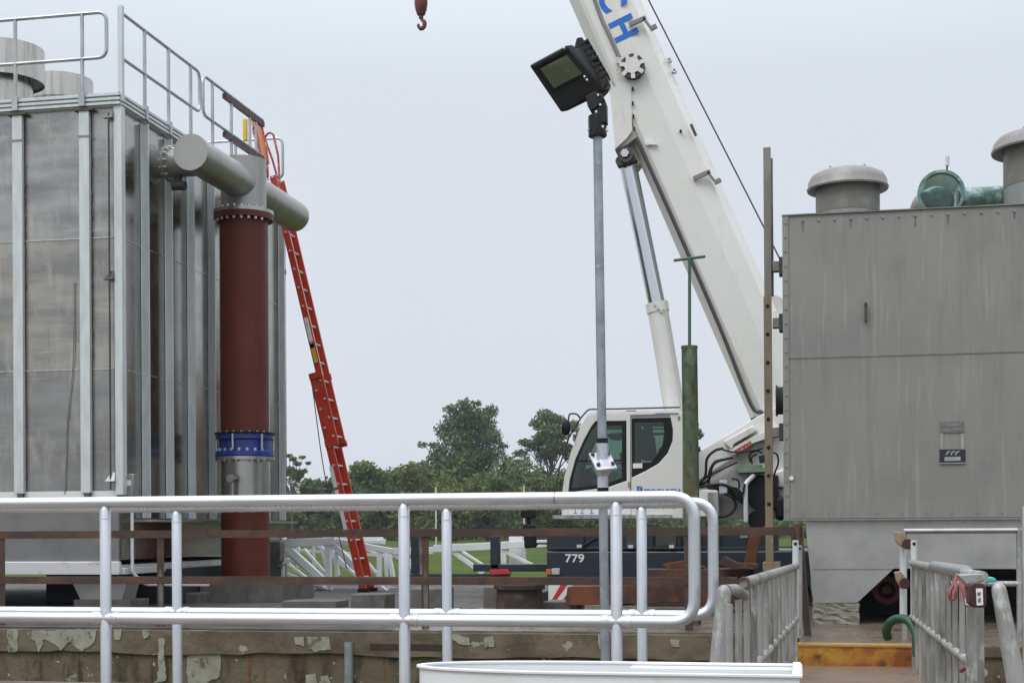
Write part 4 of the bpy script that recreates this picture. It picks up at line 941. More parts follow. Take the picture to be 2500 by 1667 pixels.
b = MB(); b.prism(cabp([(1602,1093),(1619,1091),(1620,1098),(1603,1099)]), YC+0.2, YC+0.34); b.build('cap_tray', M['white_label'], cab, bevel=0.01)
b = MB(); b.prism(cabp([(1603,1100),(1615,1099),(1612,1116),(1605,1114)]), YC+0.22, YC+0.34); b.build('orange_canister', M['amber'], cab, bevel=0.012)
b = MB(); b.tube(fillet([P2(1574,1036,YC+0.7),P2(1574,1060,YC+0.7),P2(1640,1058,YC+0.7)],0.02,3),0.02,8); b.tube([P2(1590,1030,YC+0.75),P2(1592,1100,YC+0.75)],0.018,8); b.tube([P2(1590,1047,YC+0.75),P2(1625,1046,YC+0.75)],0.012,8); build_each(b, 'interior_bar', M['inside'], cab)
b = MB(); b.tube([P2(1462,1140,YC+0.4),P2(1478,1106,YC+0.4)],0.014,8); b.ring(P2(1462,1150,YC+0.35),P2(1462,1150,YC+0.37),0.13,0.11,n=20); build_each(b, 'steering_gear', M['black'], cab)
for y_ in ((YC-0.003), ):
    b = MB(); b.prism(cabp([(1600,1008),(1656,1008),(1656,1010),(1600,1010)]), y_-0.01, y_); b.prism(cabp([(1655,1016),(1660,1016),(1660,1024),(1655,1024)]), y_-0.012, y_); b.prism(cabp([(1534,1188),(1537,1188),(1537,1176),(1534,1176)]), y_-0.02, y_); build_each(b, 'cab_fitting', M['mauve'], cab)
# the name on the cab, half hidden by the rail
q = at(1606, 1199, YC); q.y = YC-0.003
text('UDROVICH', 0.098, frontM(q + Vector((0.035,0,-0.005))), 'lettering', M['mark_blue'], cab, 0.002, 0.003, 1.15)
q = at(1562, 1197.5, YC); q.y = YC-0.003
text('B', 0.16, frontM(q), 'lettering', M['mark_blue'], cab, 0.002, 0.004, 1.15)
# --- upper works right of the cab
YS = 21.3
b = MB(); b.prism(cabp([(1667,1140),(1712,1100),(1760,1070),(1840,1022),(1880,1000),(1990,960),(1990,1265),(1667,1265)], YS), YS, YS+1.3); b.build('slewing_frame', M['crane_white'], ck, bevel=0.01)
b = MB(); b.prism(cabp([(1765,1078),(1838,1038),(1850,1050),(1792,1084),(1788,1100)], YS-0.2), YS-0.25, YS); b.build('cover_box', M['crane_white'], ck, bevel=0.02)
b = MB(); b.prism(cabp([(1788,1102),(1832,1076),(1836,1085),(1792,1110)], YS-0.26), YS-0.262, YS-0.25); b.build('warning_sticker', M['red_sticker'], ck)
b = MB(); b.prism(cabp([(1780,1100),(1840,1066),(1900,1040),(1900,1062),(1842,1082),(1790,1112)], YS-0.1), YS-0.24, YS-0.003); b.build('arm_plate', M['crane_white'], ck, bevel=0.008)
b = MB(); b.beam(P2(1706,1178,YS-0.15), P2(1868,1074,YS-0.15), 0.09, 0.07); b.build('strut', M['mauve'], ck)
b = MB(); b.prism(cabp([(1702,1192),(1752,1196),(1754,1262),(1702,1262)], YC+0.05), YC+0.05, YC+0.6); b.build('tool_box', M['crane_white'], ck, bevel=0.02)
b = MB(); b.prism(cabp([(1728,1202),(1753,1202),(1754,1262),(1728,1262)], YC+0.04), YC+0.03, YC+0.05); b.build('box_panel', M['alu_dull'], ck)
b = MB(); b.prism(cabp([(1824,1160),(1900,1158),(1902,1240),(1880,1246),(1846,1243),(1826,1230),(1820,1190)], YC+0.25), YC+0.25, YC+0.8); b.build('engine_block', M['black'], ck, bevel=0.05)
b = MB(); b.prism(cabp([(1796,1146),(1868,1142),(1868,1152),(1800,1154)], YC+0.2), YC+0.15, YC+0.8); b.prism(cabp([(1812,1138),(1860,1134),(1860,1142),(1812,1146)], YC+0.2), YC+0.25, YC+0.7); b.build('engine_tray', M['olive'], ck, bevel=0.01)
b = MB(); b.prism(cabp([(1756,1172),(1776,1172),(1776,1204),(1756,1206)], YC+0.1), YC+0.05, YC+0.2); b.build('valve_box', M['pale_grey'], ck, bevel=0.01)
b = MB(); b.prism(cabp([(1852,1112),(1866,1108),(1868,1128),(1854,1130)], YC+0.15), YC+0.15, YC+0.3); b.build('solenoid', M['navy_label'], ck, bevel=0.01)
b = MB(); b.tube(fillet([P2(1821,1272,YC+0.1),P2(1820,1180,YC+0.1),P2(1840,1160,YC+0.2)],0.1,4),0.035,10); b.build('exhaust_stack', M['strip'], ck)
b = MB(); b.cyl(P2(1848,1268,YC+0.2), P2(1848,1268,YC+0.2)+Vector((0,0.3,0)), 0.135, n=28); b.build('winch_drum', M['black'], ck)
b = MB(); b.prism(cabp([(1893,1210),(1915,1208),(1916,1270),(1893,1270)], YC+0.2), YC+0.2, YC+0.8); b.build('air_filter', M['black'], ck, bevel=0.06)
hoses = [[(1706,1182),(1722,1160),(1726,1120),(1745,1100),(1766,1094)],
         [(1706,1186),(1730,1170),(1738,1140),(1752,1126),(1790,1116)],
         [(1730,1180),(1733,1150),(1745,1128),(1762,1122)],
         [(1700,1190),(1760,1182),(1790,1196),(1806,1225)],
         [(1770,1205),(1790,1216),(1796,1236),(1780,1256),(1750,1262)],
         [(1832,1128),(1830,1110),(1846,1100),(1862,1106)],
         [(1836,1132),(1835,1116),(1848,1108)],
         [(1786,1168),(1802,1172),(1804,1190),(1796,1206)],
         [(1880,1104),(1896,1108),(1900,1130),(1890,1160),(1892,1184),(1915,1192)],
         [(1800,1200),(1812,1210),(1818,1180)],
         [(1765,1098),(1800,1104),(1846,1098),(1862,1094)],
         [(1706,1176),(1740,1156),(1800,1128)]]
for hi, hp in enumerate(hoses):
    b = MB(); dy = 0.0 + 0.02*(hi % 3); b.tube(spline([P2(x,y,YC+0.05+dy) for x,y in hp],6), 0.020 if hi < 5 else 0.013, 8); b.build('hose', M['black'], ck)
b = MB(); b.prism(cabp([(1722,1180),(1756,1180),(1800,1190),(1826,1215),(1826,1240),(1800,1222),(1770,1200),(1730,1198)], YC+0.3), YC+0.3, YC+0.5); b.build('manifold', M['black'], ck, bevel=0.02)
# white motor housings seen between ladder and tank, and counterweight behind
b = MB(); b.prism(cabp([(1890,1150),(1915,1142),(1915,1190),(1896,1192),(1890,1180)], YC+0.4), YC+0.4, YC+0.8); b.build('motor_housing', M['crane_white'], ck, bevel=0.03)
b = MB(); b.cyl(P2(1885,760,BY-0.2), P2(1885,760,BY-0.2)+Vector((0,0.4,0)), 0.24, n=28); b.build('rope_sheave', M['crane_under'], ck)
# --- carrier
YN = 20.3
b = MB(); b.box(at(1334,HY,YN).x, 3.2, YN, YN+2.5, at(1500,1432,YN).z, at(1500,1345,YN).z); car = b.build('carrier_deck', M['navy'], ck, bevel=0.02)
b = MB(); b.prism(cabp([(1334,1302),(1500,1300),(1700,1296),(1700,1344),(1334,1344)], YN+0.02), YN+0.05, YN+0.8); b.build('side_locker', M['navy'], car, bevel=0.02)
b = MB(); b.prism(cabp([(1700,1300),(1860,1296),(1900,1296),(1900,1344),(1700,1344)], YN+0.3), YN+0.3, YN+1.4); b.build('side_locker', M['navy'], car, bevel=0.02)
b = MB()
for px in (1426, 1528, 1596, 1664, 1760, 1830):
    a = at(px,1320,YN+0.03); b.box(a.x-0.012,a.x+0.012,YN+0.03,YN+0.05,a.z-0.12,a.z+0.10)
build_each(b, 'locker_seam', M['black'], car)
b = MB(); q0 = at(1334,1337,YN); b.box(q0.x, 2.5, YN-0.012, YN, q0.z-0.008, q0.z+0.012); b.build('trim_line', M['dark_steel'], car)
b = MB()
for (px,py) in ((1415,1333),(1540,1334),(1640,1334),(1700,1310)):
    a = at(px,py,YN); b.box(a.x-0.035,a.x+0.035,YN-0.03,YN,a.z-0.02,a.z+0.025)
build_each(b, 'latch', M['strip'], car)
q = at(1403, 1363, YN); q.y = YN-0.004; text('779', 0.165, frontM(q), 'lettering', M['mark_white'], car, 0.003, 0.0025, 1.15)
b = MB(); b.prism(cabp([(1334,1388),(1345,1388),(1345,1402),(1334,1402)], YN), YN-0.02, YN); b.build('marker_light', M['amber'], car, bevel=0.004)
b = MB(); b.prism(cabp([(1347,1387),(1367,1386),(1367,1402),(1347,1402)], YN), YN-0.03, YN); b.build('work_light', M['pale_grey'], car, bevel=0.01)
b = MB(); b.tube([P2(1422,1333,YN-0.03), P2(1456,1313,YN-0.03)], 0.02, 8); b.build('grab_handle', M['black'], car)
b = MB(); b.prism(cabp([(1528,1308),(1562,1306),(1562,1334),(1528,1335)], YN), YN+0.0, YN+0.05); b.prism(cabp([(1602,1306),(1650,1304),(1650,1330),(1602,1332)], YN), YN+0.0, YN+0.05); build_each(b, 'vent_panel', M['dark_steel'], car)
b = MB(); b.prism(cabp([(1807,1306),(1826,1305),(1826,1312),(1807,1313)], YN+0.3), YN+0.28, YN+0.3); b.build('sticker', M['olive'], car)
b = MB(); b.box(at(1340,HY,YN).x, 3.0, YN+0.5, YN+2.0, FIELD+0.45, at(1500,1432,YN).z); b.build('chassis', M['black'], car)
for wx in (1440, 1600, 1760, 1900):
    a = at(wx, 1500, YN+0.1); wc = Vector((a.x, YN+0.1, FIELD+0.62))
    b = MB(); b.lathe(wc, [(0.30,0),(0.58,0),(0.62,0.04),(0.62,0.34),(0.58,0.38),(0.3,0.38)], 32, axis=Vector((0,1,0))); wh = b.build('wheel', M['rubber'], ck)
    b = MB(); b.lathe(wc, [(0.0,0.10),(0.14,0.10),(0.16,0.06),(0.31,0.08),(0.31,0.3)], 24, axis=Vector((0,1,0))); b.build('rim', M['strip'], wh)
# hazard board: white with red diagonal bands
hz = MB(); hz.prism(cabp([(1340,1424),(1402,1422),(1402,1476),(1340,1478)], YN-0.1), YN-0.14, YN-0.12); hb = hz.build('hazard_board', M['mark_white'], ck)
b = MB()
for px in (1331, 1365, 1399):
    P = [(px,1478),(px+17,1478),(px+17+40,1424),(px+40,1424)]
    P = [(max(1340,min(1402,x)), y) for x, y in P]; b.prism(cabp(P, YN-0.1), YN-0.146, YN-0.14)
build_each(b, 'red_band', M['sign_red'], hb)
# front outrigger bar, uprights and black mirrors hanging ahead of the carrier
b = MB(); a, c = at(1062,1392,YN), at(1336,1386,YN); b.box(a.x+0.5, c.x, YN+0.3, YN+0.6, c.z-0.06, c.z+0.05); b.build('outrigger_beam', M['navy'], ck, bevel=0.01)
for (px, w2, lab) in ((1012,10,0),(1207,11,0)):
    a = at(px,1308,YN+0.3); c = at(px,1388 if px > 1100 else 1400,YN+0.3); h_ = w2/PM(px,YN)
    b = MB(); b.box(a.x-h_,a.x+h_,YN+0.3,YN+0.45,c.z,a.z); b.build('stake_post', M['navy'], ck, bevel=0.012)
b = MB(); a, c = at(1000,1400,YN+0.45), at(1215,1392,YN+0.45); b.box(a.x, c.x+0.2, YN+0.33, YN+0.42, a.z-0.10, a.z+0.0); b.build('stake_rail', M['navy'], ck)
b = MB(); b.prism(cabp([(1196,1390),(1240,1388),(1250,1400),(1200,1402)], YN+0.28), YN+0.2, YN+0.3); b.build('reflector', M['sign_red'], ck, bevel=0.008)
b = MB(); b.prism(cabp([(1270,1243),(1306,1243),(1306,1264),(1272,1264)], YN), YN, YN+0.12); b.build('mirror', M['black'], ck, bevel=0.02)
b = MB(); b.cyl(P2(1290,1264,YN+0.06), P2(1292,1302,YN+0.06), 0.03); b.prism(cabp([(1276,1278),(1304,1280),(1306,1336),(1280,1338)], YN+0.02), YN+0.02, YN+0.2); b.build('mirror', M['black'], ck, bevel=0.02)
b = MB(); b.tube(fillet([P2(1306,1332,YN+0.1),P2(1314,1326,YN+0.1),P2(1336,1326,YN+0.1)],0.04),0.014,8); b.build('mirror_arm', M['black'], ck)

# ================================================================== HOOK
q = at(1028, 30, BY); hk = thing('crane_hook', 'rust red crane hook ball hanging in the open sky', 'hook', (q.x, BY, q.z))
r_ = 14/PM(1028, BY)
z0, z1, z2, z3 = (at(1028, y, BY).z for y in (-8, 10, 37, 46))
b = MB(); b.lathe((q.x,BY,0), [(0.01,z2-0.03),(r_*0.7,z2),(r_,z2+0.08),(r_*1.15,z1),(r_*1.1,z0+0.05),(r_*0.5,z0+0.12),(0.02,z0+0.14)], 24); b.build('ball', M['hook_red'], hk)
b = MB(); b.cyl((q.x,BY,z2+0.0),(q.x,BY,z3),r_*0.42,n=12); b.build('swivel', M['dark_steel'], hk)
pc = at(1029, 60, BY); hr = 8.0/PM(1028,BY)
pts = [Vector((pc.x+0.0, BY, z3+0.02))] + [Vector((pc.x + hr*math.sin(a)*1.0, BY, pc.z + hr*1.3*math.cos(a))) for a in np.linspace(0.2, 4.9, 14)]
b = MB(); b.tube(pts, [0.028]*3 + [0.036]*8 + [0.026]*3 + [0.012], 8); b.build('hook', M['hook_red'], hk)
b = MB(); b.cyl((q.x,BY,z0+0.12),(q.x,BY,z0+6),0.012,n=6); b.build('rope', M['dark_steel'], hk)

# ================================================================== WHITE LATTICE JIB
YJ = 22.6
jb2 = thing('lattice_jib', 'white lattice jib section of bolted tubes lying on the ground before the green field', 'jib', (-6, YJ, 0))
def chord(p0, p1, Y, wd=0.09, nm='chord'): b = MB(); b.beam(P2(*p0, Y), P2(*p1, Y), wd, wd); return b.build(nm, M['lattice'], jb2, bevel=0.008)
def diag(p0, p1, Y, wd=0.05): return chord(p0, p1, Y, wd, 'lacing')
chord((668,1327),(820,1320),YJ,0.13); chord((820,1320),(960,1345),YJ,0.09); chord((960,1345),(1060,1343),YJ,0.11); chord((1060,1339),(1335,1326),YJ,0.12); chord((668,1312),(690,1325),YJ,0.2)
chord((790,1312),(935,1315),YJ+1.0,0.06); chord((890,1318),(940,1322),YJ+1.0,0.09); chord((820,1322),(930,1322),YJ+0.9,0.06)
chord((668,1460),(1100,1448),YJ-0.1,0.10); chord((690,1435),(1080,1440),YJ+1.2,0.09); chord((690,1424),(1060,1421),YJ-0.2,0.09); chord((668,1340),(960,1357),YJ+0.9,0.05)
for a_, b_, Y, w_ in (((694,1330),(794,1420),YJ,.11),((684,1335),(772,1412),YJ,.05),((684,1360),(760,1420),YJ+.9,.05),((770,1325),(895,1424),YJ+.9,.06),((806,1322),(912,1428),YJ,.09),
    ((860,1330),(930,1412),YJ+.5,.05),((826,1370),(880,1414),YJ+1,.05),((690,1332),(690,1420),YJ,.05),((766,1326),(766,1400),YJ+.9,.045),((784,1330),(802,1405),YJ+.9,.05),((801,1326),(802,1412),YJ,.09),((812,1326),(826,1405),YJ+.5,.06),
    ((822,1330),(822,1420),YJ,.05),((926,1345),(926,1412),YJ,.07),((940,1345),(944,1412),YJ+.4,.05),((948,1346),(960,1412),YJ+.9,.07),((952,1344),(1030,1400),YJ,.07),((1105,1345),(1180,1400),YJ,.07),
    ((1226,1342),(1310,1385),YJ,.06),((1222,1325),(1224,1388),YJ+.5,.05),((1232,1325),(1232,1388),YJ+.9,.05),((770,1425),(810,1465),YJ,.07),((920,1425),(965,1462),YJ,.07),((700,1400),(800,1440),YJ-.05,.05),((812,1345),(862,1400),YJ+.3,.05),((836,1345),(905,1400),YJ+.6,.05),((970,1350),(1046,1396),YJ+.3,.05),((1128,1346),(1206,1396),YJ+.4,.045),((880,1332),(935,1360),YJ+.9,.05),((742,1340),(800,1405),YJ+.4,.05),((728,1325),(728,1385),YJ+.9,.05),((805,1420),(805,1475),YJ,.08),((945,1422),(945,1470),YJ+.4,.07)):
    diag(a_, b_, Y, w_*1.05)
b = MB(); b.prism(cabp([(1242,1302),(1275,1302),(1276,1384),(1243,1384)], YJ+0.2), YJ+0.2, YJ+0.5); b.build('pedestal', M['lattice'], jb2, bevel=0.015)
for k, (xa, xb_) in enumerate(((692,768),(812,880))):
    b = MB(); b.prism(cabp([(xa,1424),(xb_,1424),(xb_,1438),(xa,1438)], YJ+0.5), YJ+0.5, YJ+0.55); b.build('side_plate', M['lattice'], jb2)
b = MB(); b.beam(P2(698,1443,YJ-1.3), P2(775,1456,YJ-1.3), 0.25, 0.07); tag(b.build('steel_plate', M['rust'], bevel=0.005), 'rusty red steel strip lying below the white jib, right of the red pipe', 'plate')
# grey board left of the jib end, standing behind the red pipe
b = MB(); b.prism(cabp([(640,1322),(684,1322),(684,1368),(676,1378),(676,1384),(640,1384)], YJ-1), YJ-1.0, YJ-0.8); tag(b.build('concrete_post', M['conc_block'], bevel=0.01), 'grey concrete stub behind the foot of the red pipe, left end of the white jib', 'post')

# ================================================================== RUSTY STUFF ON THE DECK
b = MB(); b.beam(P2(1826,1395,17.6), P2(1846,1300,17.6), 0.14, 0.03, up=Vector((0,1,0))); b.build
tag(b.build('rusty_beam', M['rust_orange'], bevel=0.004), 'orange rusted flat beam leaning steeply left of the tan ladder upright', 'beam')
rp = [((1620,1376),(1690,1370),(1700,1396),(1636,1398)), ((1604,1398),(1700,1396),(1720,1420),(1620,1430))]
b = MB(); b.prism(pp([(1618,1376),(1668,1368),(1720,1384),(1700,1400),(1640,1400)],17.0), 17.0, 17.25); tag(b.build('rusty_plate', M['rust_orange'], bevel=0.004), 'orange rusted angular plate behind the foot of the mossy green post', 'plate')
b = MB(); b.prism(pp([(1755,1376),(1768,1358),(1800,1374),(1850,1376),(1852,1386),(1790,1390)],16.6), 16.6, 16.9); tag(b.build('rusty_plate', M['rust'], bevel=0.004), 'brown jagged steel plate below the leaning rusted beam', 'plate')
b = MB(); b.prism(pp([(1385,1432),(1545,1428),(1640,1422),(1660,1470),(1380,1478)],16.0), 16.0, 16.5); tag(b.build('rusty_plate', M['rust_orange'], bevel=0.006), 'large orange rusted box section behind the lamp pole, under the lower rusty rail', 'plate')
b = MB(); b.prism(pp([(1560,1390),(1840,1388),(1840,1480),(1560,1480)],16.9), 16.9, 17.4); tag(b.build('steel_skid', M['rust'], bevel=0.006), 'dark rusty steel skid in front of the navy carrier, between green post and tan ladder', 'skid')
pd = thing('iron_pedestal', 'dark scaled iron pedestal with a wide round top under the lower rusty rail', 'pedestal', (at(1268,HY,16).x, 16, 0))
a = at(1268,1426,16); R0 = 63/PM(1268,16)
b = MB(); b.lathe((a.x,16,0),[(0,0.0),(R0,0.0),(R0,0.03),(R0*0.93,0.05),(R0*0.88,a.z-0.06),(R0*1.0,a.z-0.05),(R0*1.0,a.z),(0,a.z)],28); b.build('drum', M['rust_dark'], pd)
block_px('concrete_block', 1180, 1224, 1432, 1484, 17.6, 0.5, 'dark concrete block behind the round iron pedestal', group=G1)

# ================================================================== RUSTY RAILING ALONG THE PIT EDGE
YR = 13.75
rr = thing('rusty_railing', 'brown rusted angle iron railing with two rails along the pit edge', 'railing', (-5, YR, 0))
zt0 = at(900, 1301, YR).z; zb0 = at(900, 1417, YR).z
xR = at(1955, HY, YR).x; xL2 = -12.5
def angle_rail(z, x0, x1, nm):
    b = MB(); b.box(x0,x1,YR-0.006,YR,z-0.039,z+0.039); b.box(x0,x1,YR,YR+0.06,z+0.033,z+0.039); return b.build(nm, M['rust'], rr)
angle_rail(zt0, xL2, xR, 'top_rail'); angle_rail(zb0, xL2, at(1800,HY,YR).x, 'lower_rail')
for px in (2, 390, 1036, 1680):
    a = at(px, HY, YR).x; b = MB(); b.box(a-0.034,a+0.042,YR+0.003,YR+0.010,0,zt0+0.03); b.box(a-0.034,a-0.027,YR+0.010,YR+0.065,0,zt0+0.03); p_ = b.build('post', M['rust'], rr)
    if px in (390, 1036):
        b = MB(); b.prism([(a+0.0,0.0),(a+0.03,0.0),(a+0.035,zt0-0.45),(a+0.0,zt0-0.35),(a-0.015,zt0-0.5)], YR-0.004, YR+0.003); b.build('bare_streak', M['conc_block'], p_)
a = at(-640, HY, YR).x
# end post, double, leaning a little
e0 = P2(1980, 1552, 13.1); e1 = P2(1957, 1278, 13.1)
b = MB(); b.beam((e0.x,YR-0.5,0.0),(e1.x,YR-0.5,e1.z),0.06,0.012); b.beam((e0.x-0.03,YR-0.47,0.0),(e1.x-0.03,YR-0.47,e1.z),0.01,0.06); b.build('end_post', M['rust'], rr)
b = MB(); b.box(xR-0.01,xR+0.01,YR-0.53,YR+0.06,zt0-0.03,zt0+0.035); b.beam((e0.x-0.12,YR-0.45,0.02),(e1.x-0.07,YR-0.45,zt0),0.05,0.05); b.build('end_bracket', M['rust_dark'], rr)

# ================================================================== MOSSY GREEN POST
gp = thing('green_post', 'chalky mossy green standpipe with a thin T handled rod on top', 'post', (at(1683,HY,14.6).x, 14.6, 0))
a = at(1683, 846, 14.6); R0 = 19.3/PM(1683,14.6)
b = MB(); b.cyl((a.x+0.022,14.6,0),(a.x,14.6,a.z),R0,n=32); b.build('pipe', M['moss_green'], gp)
b = MB(); b.ring((a.x,14.6,a.z-0.02),(a.x,14.6,a.z+0.006),R0*1.05,R0*0.7,n=32); b.build('collar', M['moss_green'], gp)
t = at(1683.5, 632, 14.6); b = MB(); b.cyl((a.x,14.6,a.z-0.3),(t.x,14.6,t.z),0.016,n=12); b.build('rod', M['green_rod'], gp)
l_, r_2 = P2(1645,636,14.6), P2(1722,626,14.6); b = MB(); b.cyl(l_, r_2, 0.015, n=12); b.build('handle', M['green_rod'], gp)

# ================================================================== FLOODLIGHT POLE
YL = 9.4
fl = thing('floodlight_pole', 'galvanised pole carrying a tilted black floodlight', 'lamp post', (at(1478,1640,YL).x, YL, -0.15))
pt, pbm = P2(1459, 330, YL), P2(1479, 1660, YL); pr = 11.2/PM(1465,YL)
b = MB(); b.cyl((pbm.x,YL,-0.15),(pt.x,YL,pt.z),pr,n=28); b.build('pole', M['galv_pole'], fl)
def pol(py): t_ = (py-330)/(1660-330); q = at(1459+20*t_, py, YL); return Vector((q.x,YL,q.z))
b = MB(); b.cyl(pol(1082),pol(1070),pr*1.25,n=28); b.cyl(pol(1202),pol(1190),pr*1.25,n=28); build_each(b, 'rubber_band', M['black'], fl)
b = MB(); b.cyl(pol(1128),pol(1082),pr*1.30,n=28); b.cyl(pol(1190),pol(1150),pr*1.22,n=28); cs = b.build('casting', M['cast_alu'], fl)
# tilted flange plate of the casting
Yp = YL-0.02
b = MB(); c = [P2(1436,1108,Yp+0.10),P2(1490,1107,Yp+0.10),P2(1508,1144,Yp-0.10),P2(1456,1149,Yp-0.10)]
n_ = (c[1]-c[0]).cross(c[3]-c[0]).normalized(); 
if n_.z < 0: n_ = -n_
vs = [v + n_*0.014 for v in c] + [v - n_*0.014 for v in c]
b.add(vs, [(0,1,2,3),(7,6,5,4),(0,4,5,1),(1,5,6,2),(2,6,7,3),(3,7,4,0)]); fp = b.build('flange_plate', M['cast_alu'], cs, bevel=0.012)
b = MB(); b.lathe(pol(1145), [(pr*1.2,0.075),(pr*1.6,0.03),(pr*1.9,0.0),(pr*1.5,-0.03),(pr*1.2,-0.05)], 24); b.build('boss', M['cast_alu'], cs)
b = MB()
for u_, v_ in ((0.15,0.2),(0.85,0.2),(0.18,0.82),(0.85,0.82)):
    p = c[0]*(1-u_)*(1-v_)+c[1]*u_*(1-v_)+c[2]*u_*v_+c[3]*(1-u_)*v_; b.cyl(p+n_*0.01, p+n_*0.032, 0.013, n=6)
build_each(b, 'bolt', M['dark_steel'], cs)
# knuckle
kn = MB(); k0, k1 = pol(335), pol(283); kn.cyl(k0, k1, pr*2.05, n=8); kn.build('slip_fitter', M['lamp_black'], fl, bevel=0.004)
b = MB(); b.prism(pp([(1447,300),(1447,268),(1441,250),(1446,240),(1468,240),(1480,252),(1481,300)], YL-0.05), YL-0.05, YL+0.03); b.build('knuckle', M['lamp_black'], fl, bevel=0.006)
b = MB()
for px, py in ((1466,257),(1456,274),(1472,310),(1436,316),(1482,318)): a = P2(px,py,YL-0.05); b.cyl(a+Vector((0,-0.012,0)), a+Vector((0,0.01,0)), 0.008, n=8)
build_each(b, 'screw', M['bolt'], fl)
# head: lens plane given by its four corners, with real depth behind
H0,H1,H2,H3 = P2(1290,160,YL-0.16),P2(1383,110,YL-0.12),P2(1478,222,YL+0.03),P2(1369,276,YL-0.03)   # front bezel: left, top, right, bottom
eu = (H1-H0); ev = (H3-H0)
nh = eu.cross(ev).normalized()
if nh.y > 0: nh = -nh                              # nh looks towards the viewer
# push the back of the housing up and to the right
bk = Vector((0.10, 0.15, 0.06))
def quad(a0,a1,a2,a3,off0,off1): 
    m = MB(); vs = [v+off0 for v in (a0,a1,a2,a3)] + [v+off1 for v in (a0,a1,a2,a3)]
    m.add(vs, [(0,1,2,3),(7,6,5,4),(0,4,5,1),(1,5,6,2),(2,6,7,3),(3,7,4,0)]); return m
hd2 = quad(H0,H1,H2,H3, Vector((0,0,0)), bk*0.35).build('housing', M['lamp_black'], fl, bevel=0.012)
def lerp2(u_, v_): return H0*(1-u_)*(1-v_)+H1*u_*(1-v_)+H2*u_*v_+H3*(1-u_)*v_
b = quad(lerp2(.02,.03),lerp2(.98,.03),lerp2(.98,.10),lerp2(.02,.10), nh*0.018, nh*-0.005)
b.build('bezel_lip', M['lamp_black'], hd2, bevel=0.004)
quad(lerp2(.12,.12),lerp2(.88,.12),lerp2(.88,.60),lerp2(.12,.60), nh*0.010, nh*-0.004).build('lens_frame', M['black'], hd2, bevel=0.003)
lens = quad(lerp2(.17,.16),lerp2(.84,.16),lerp2(.84,.56),lerp2(.17,.56), nh*0.016, nh*0.002).build('lens', M['lens_glass'], hd2, bevel=0.002)
lens['label'] = 'greenish glass lens'
# cooling body behind, with fins
B0 = lerp2(.55,-.02)+bk*0.35; 
quad(lerp2(.12,.06),lerp2(.96,.06),lerp2(.96,.86),lerp2(.30,.86), bk*0.34, bk*0.80).build('driver_box', M['lamp_black'], hd2, bevel=0.02)
b = MB(); b.prism(pp([(1412,102),(1425,100),(1452,140),(1450,158),(1470,170),(1484,190),(1489,205),(1482,222),(1468,236),(1440,222),(1400,150)], YL+0.10), YL+0.02, YL+0.16); b.build('heat_sink', M['lamp_black'], hd2, bevel=0.008)
b = MB()
for k in range(7):
    t_ = k/6; px = 1430 + 46*t_; py = 112 + 80*t_; a = P2(px,py,YL+0.09); b.obox(a, Vector((0.028,0,0.016)), Vector((0,0.075,0)), Vector((0.004,0,-0.006)))
build_each(b, 'fin', M['lamp_black'], hd2)
b = MB(); b.prism(pp([(1430,238),(1452,226),(1470,232),(1478,246),(1462,262),(1444,276),(1436,262)], YL-0.03), YL-0.06, YL+0.04); b.build('pivot_arm', M['lamp_black'], fl, bevel=0.006)
b = MB()
for px, py in ((1378,119),(1428,189),(1434,197),(1461,234)): a = P2(px,py,YL-0.14 if px < 1400 else YL-0.06); b.cyl(a+Vector((0,-0.02,0)), a+Vector((0,0.02,0)), 0.007, n=8)
build_each(b, 'screw', M['bolt'], hd2)

# ================================================================== ALUMINIUM RAILINGS IN FRONT
def alu_rail(Y, top_py0, mid_py, xend_px, posts_px, r, lab, name='handrail', hidden=()):
    zt_ = at(900, top_py0, Y).z; zm = at(900, mid_py, Y).z; xe_ = at(xend_px, 1350, Y).x
    t = thing(name, lab, 'railing', (xe_-2, Y, -0.15))
    L = -5.2
    b = MB(); b.tube(fillet([(L,Y,zt_),(xe_,Y,zt_),(xe_,Y,zm),(L,Y,zm)], 0.105, 8), r, 24); b.build('rail', M['alu_rail'], t)
    for px in posts_px:
        x = at(px, 1400, Y).x
        b = MB(); b.lathe((x,Y,0), [(r*0.97,-0.15),(r*0.97,zt_-r*1.0-0.012),(r*0.7,zt_-r*0.85),(r*0.2,zt_-r*0.7)], 24); p = b.build('post', M['alu_rail'], t)
        b = MB(); b.lathe((x,Y,0), [(r*0.985,zt_-r-0.055),(r*1.0,zt_-r-0.052),(r*0.985,zt_-r-0.049)], 24); b.build('collar', M['strip'], p)
        b = MB()
        for sg in (-1, 1): b.lathe((x+sg*r*0.5,Y,zm), [(r*0.6,0),(r*1.12,r*0.8),(r*1.14,r*1.9),(r*1.02,r*2.0)], 20, axis=Vector((sg,0,0)))
        build_each(b, 'sleeve', M['alu_rail'], p)
        b = MB(); b.box(x-0.06,x+0.06,Y-0.05,Y+0.05,-0.15,-0.14); b.build('base_plate', M['alu_rail'], p)
    return t, zt_, zm
alu_rail(6.35, 1219.5, 1512.5, 1695, (-490, 258, 987, 1505), 0.0272, 'nearer of two bright aluminium handrails with rounded end, in front')
alu_rail(7.05, 1233.5, 1497, 1741, (-300, 432, 1091, 1567), 0.0265, 'farther of two bright aluminium handrails, just behind the nearer one')
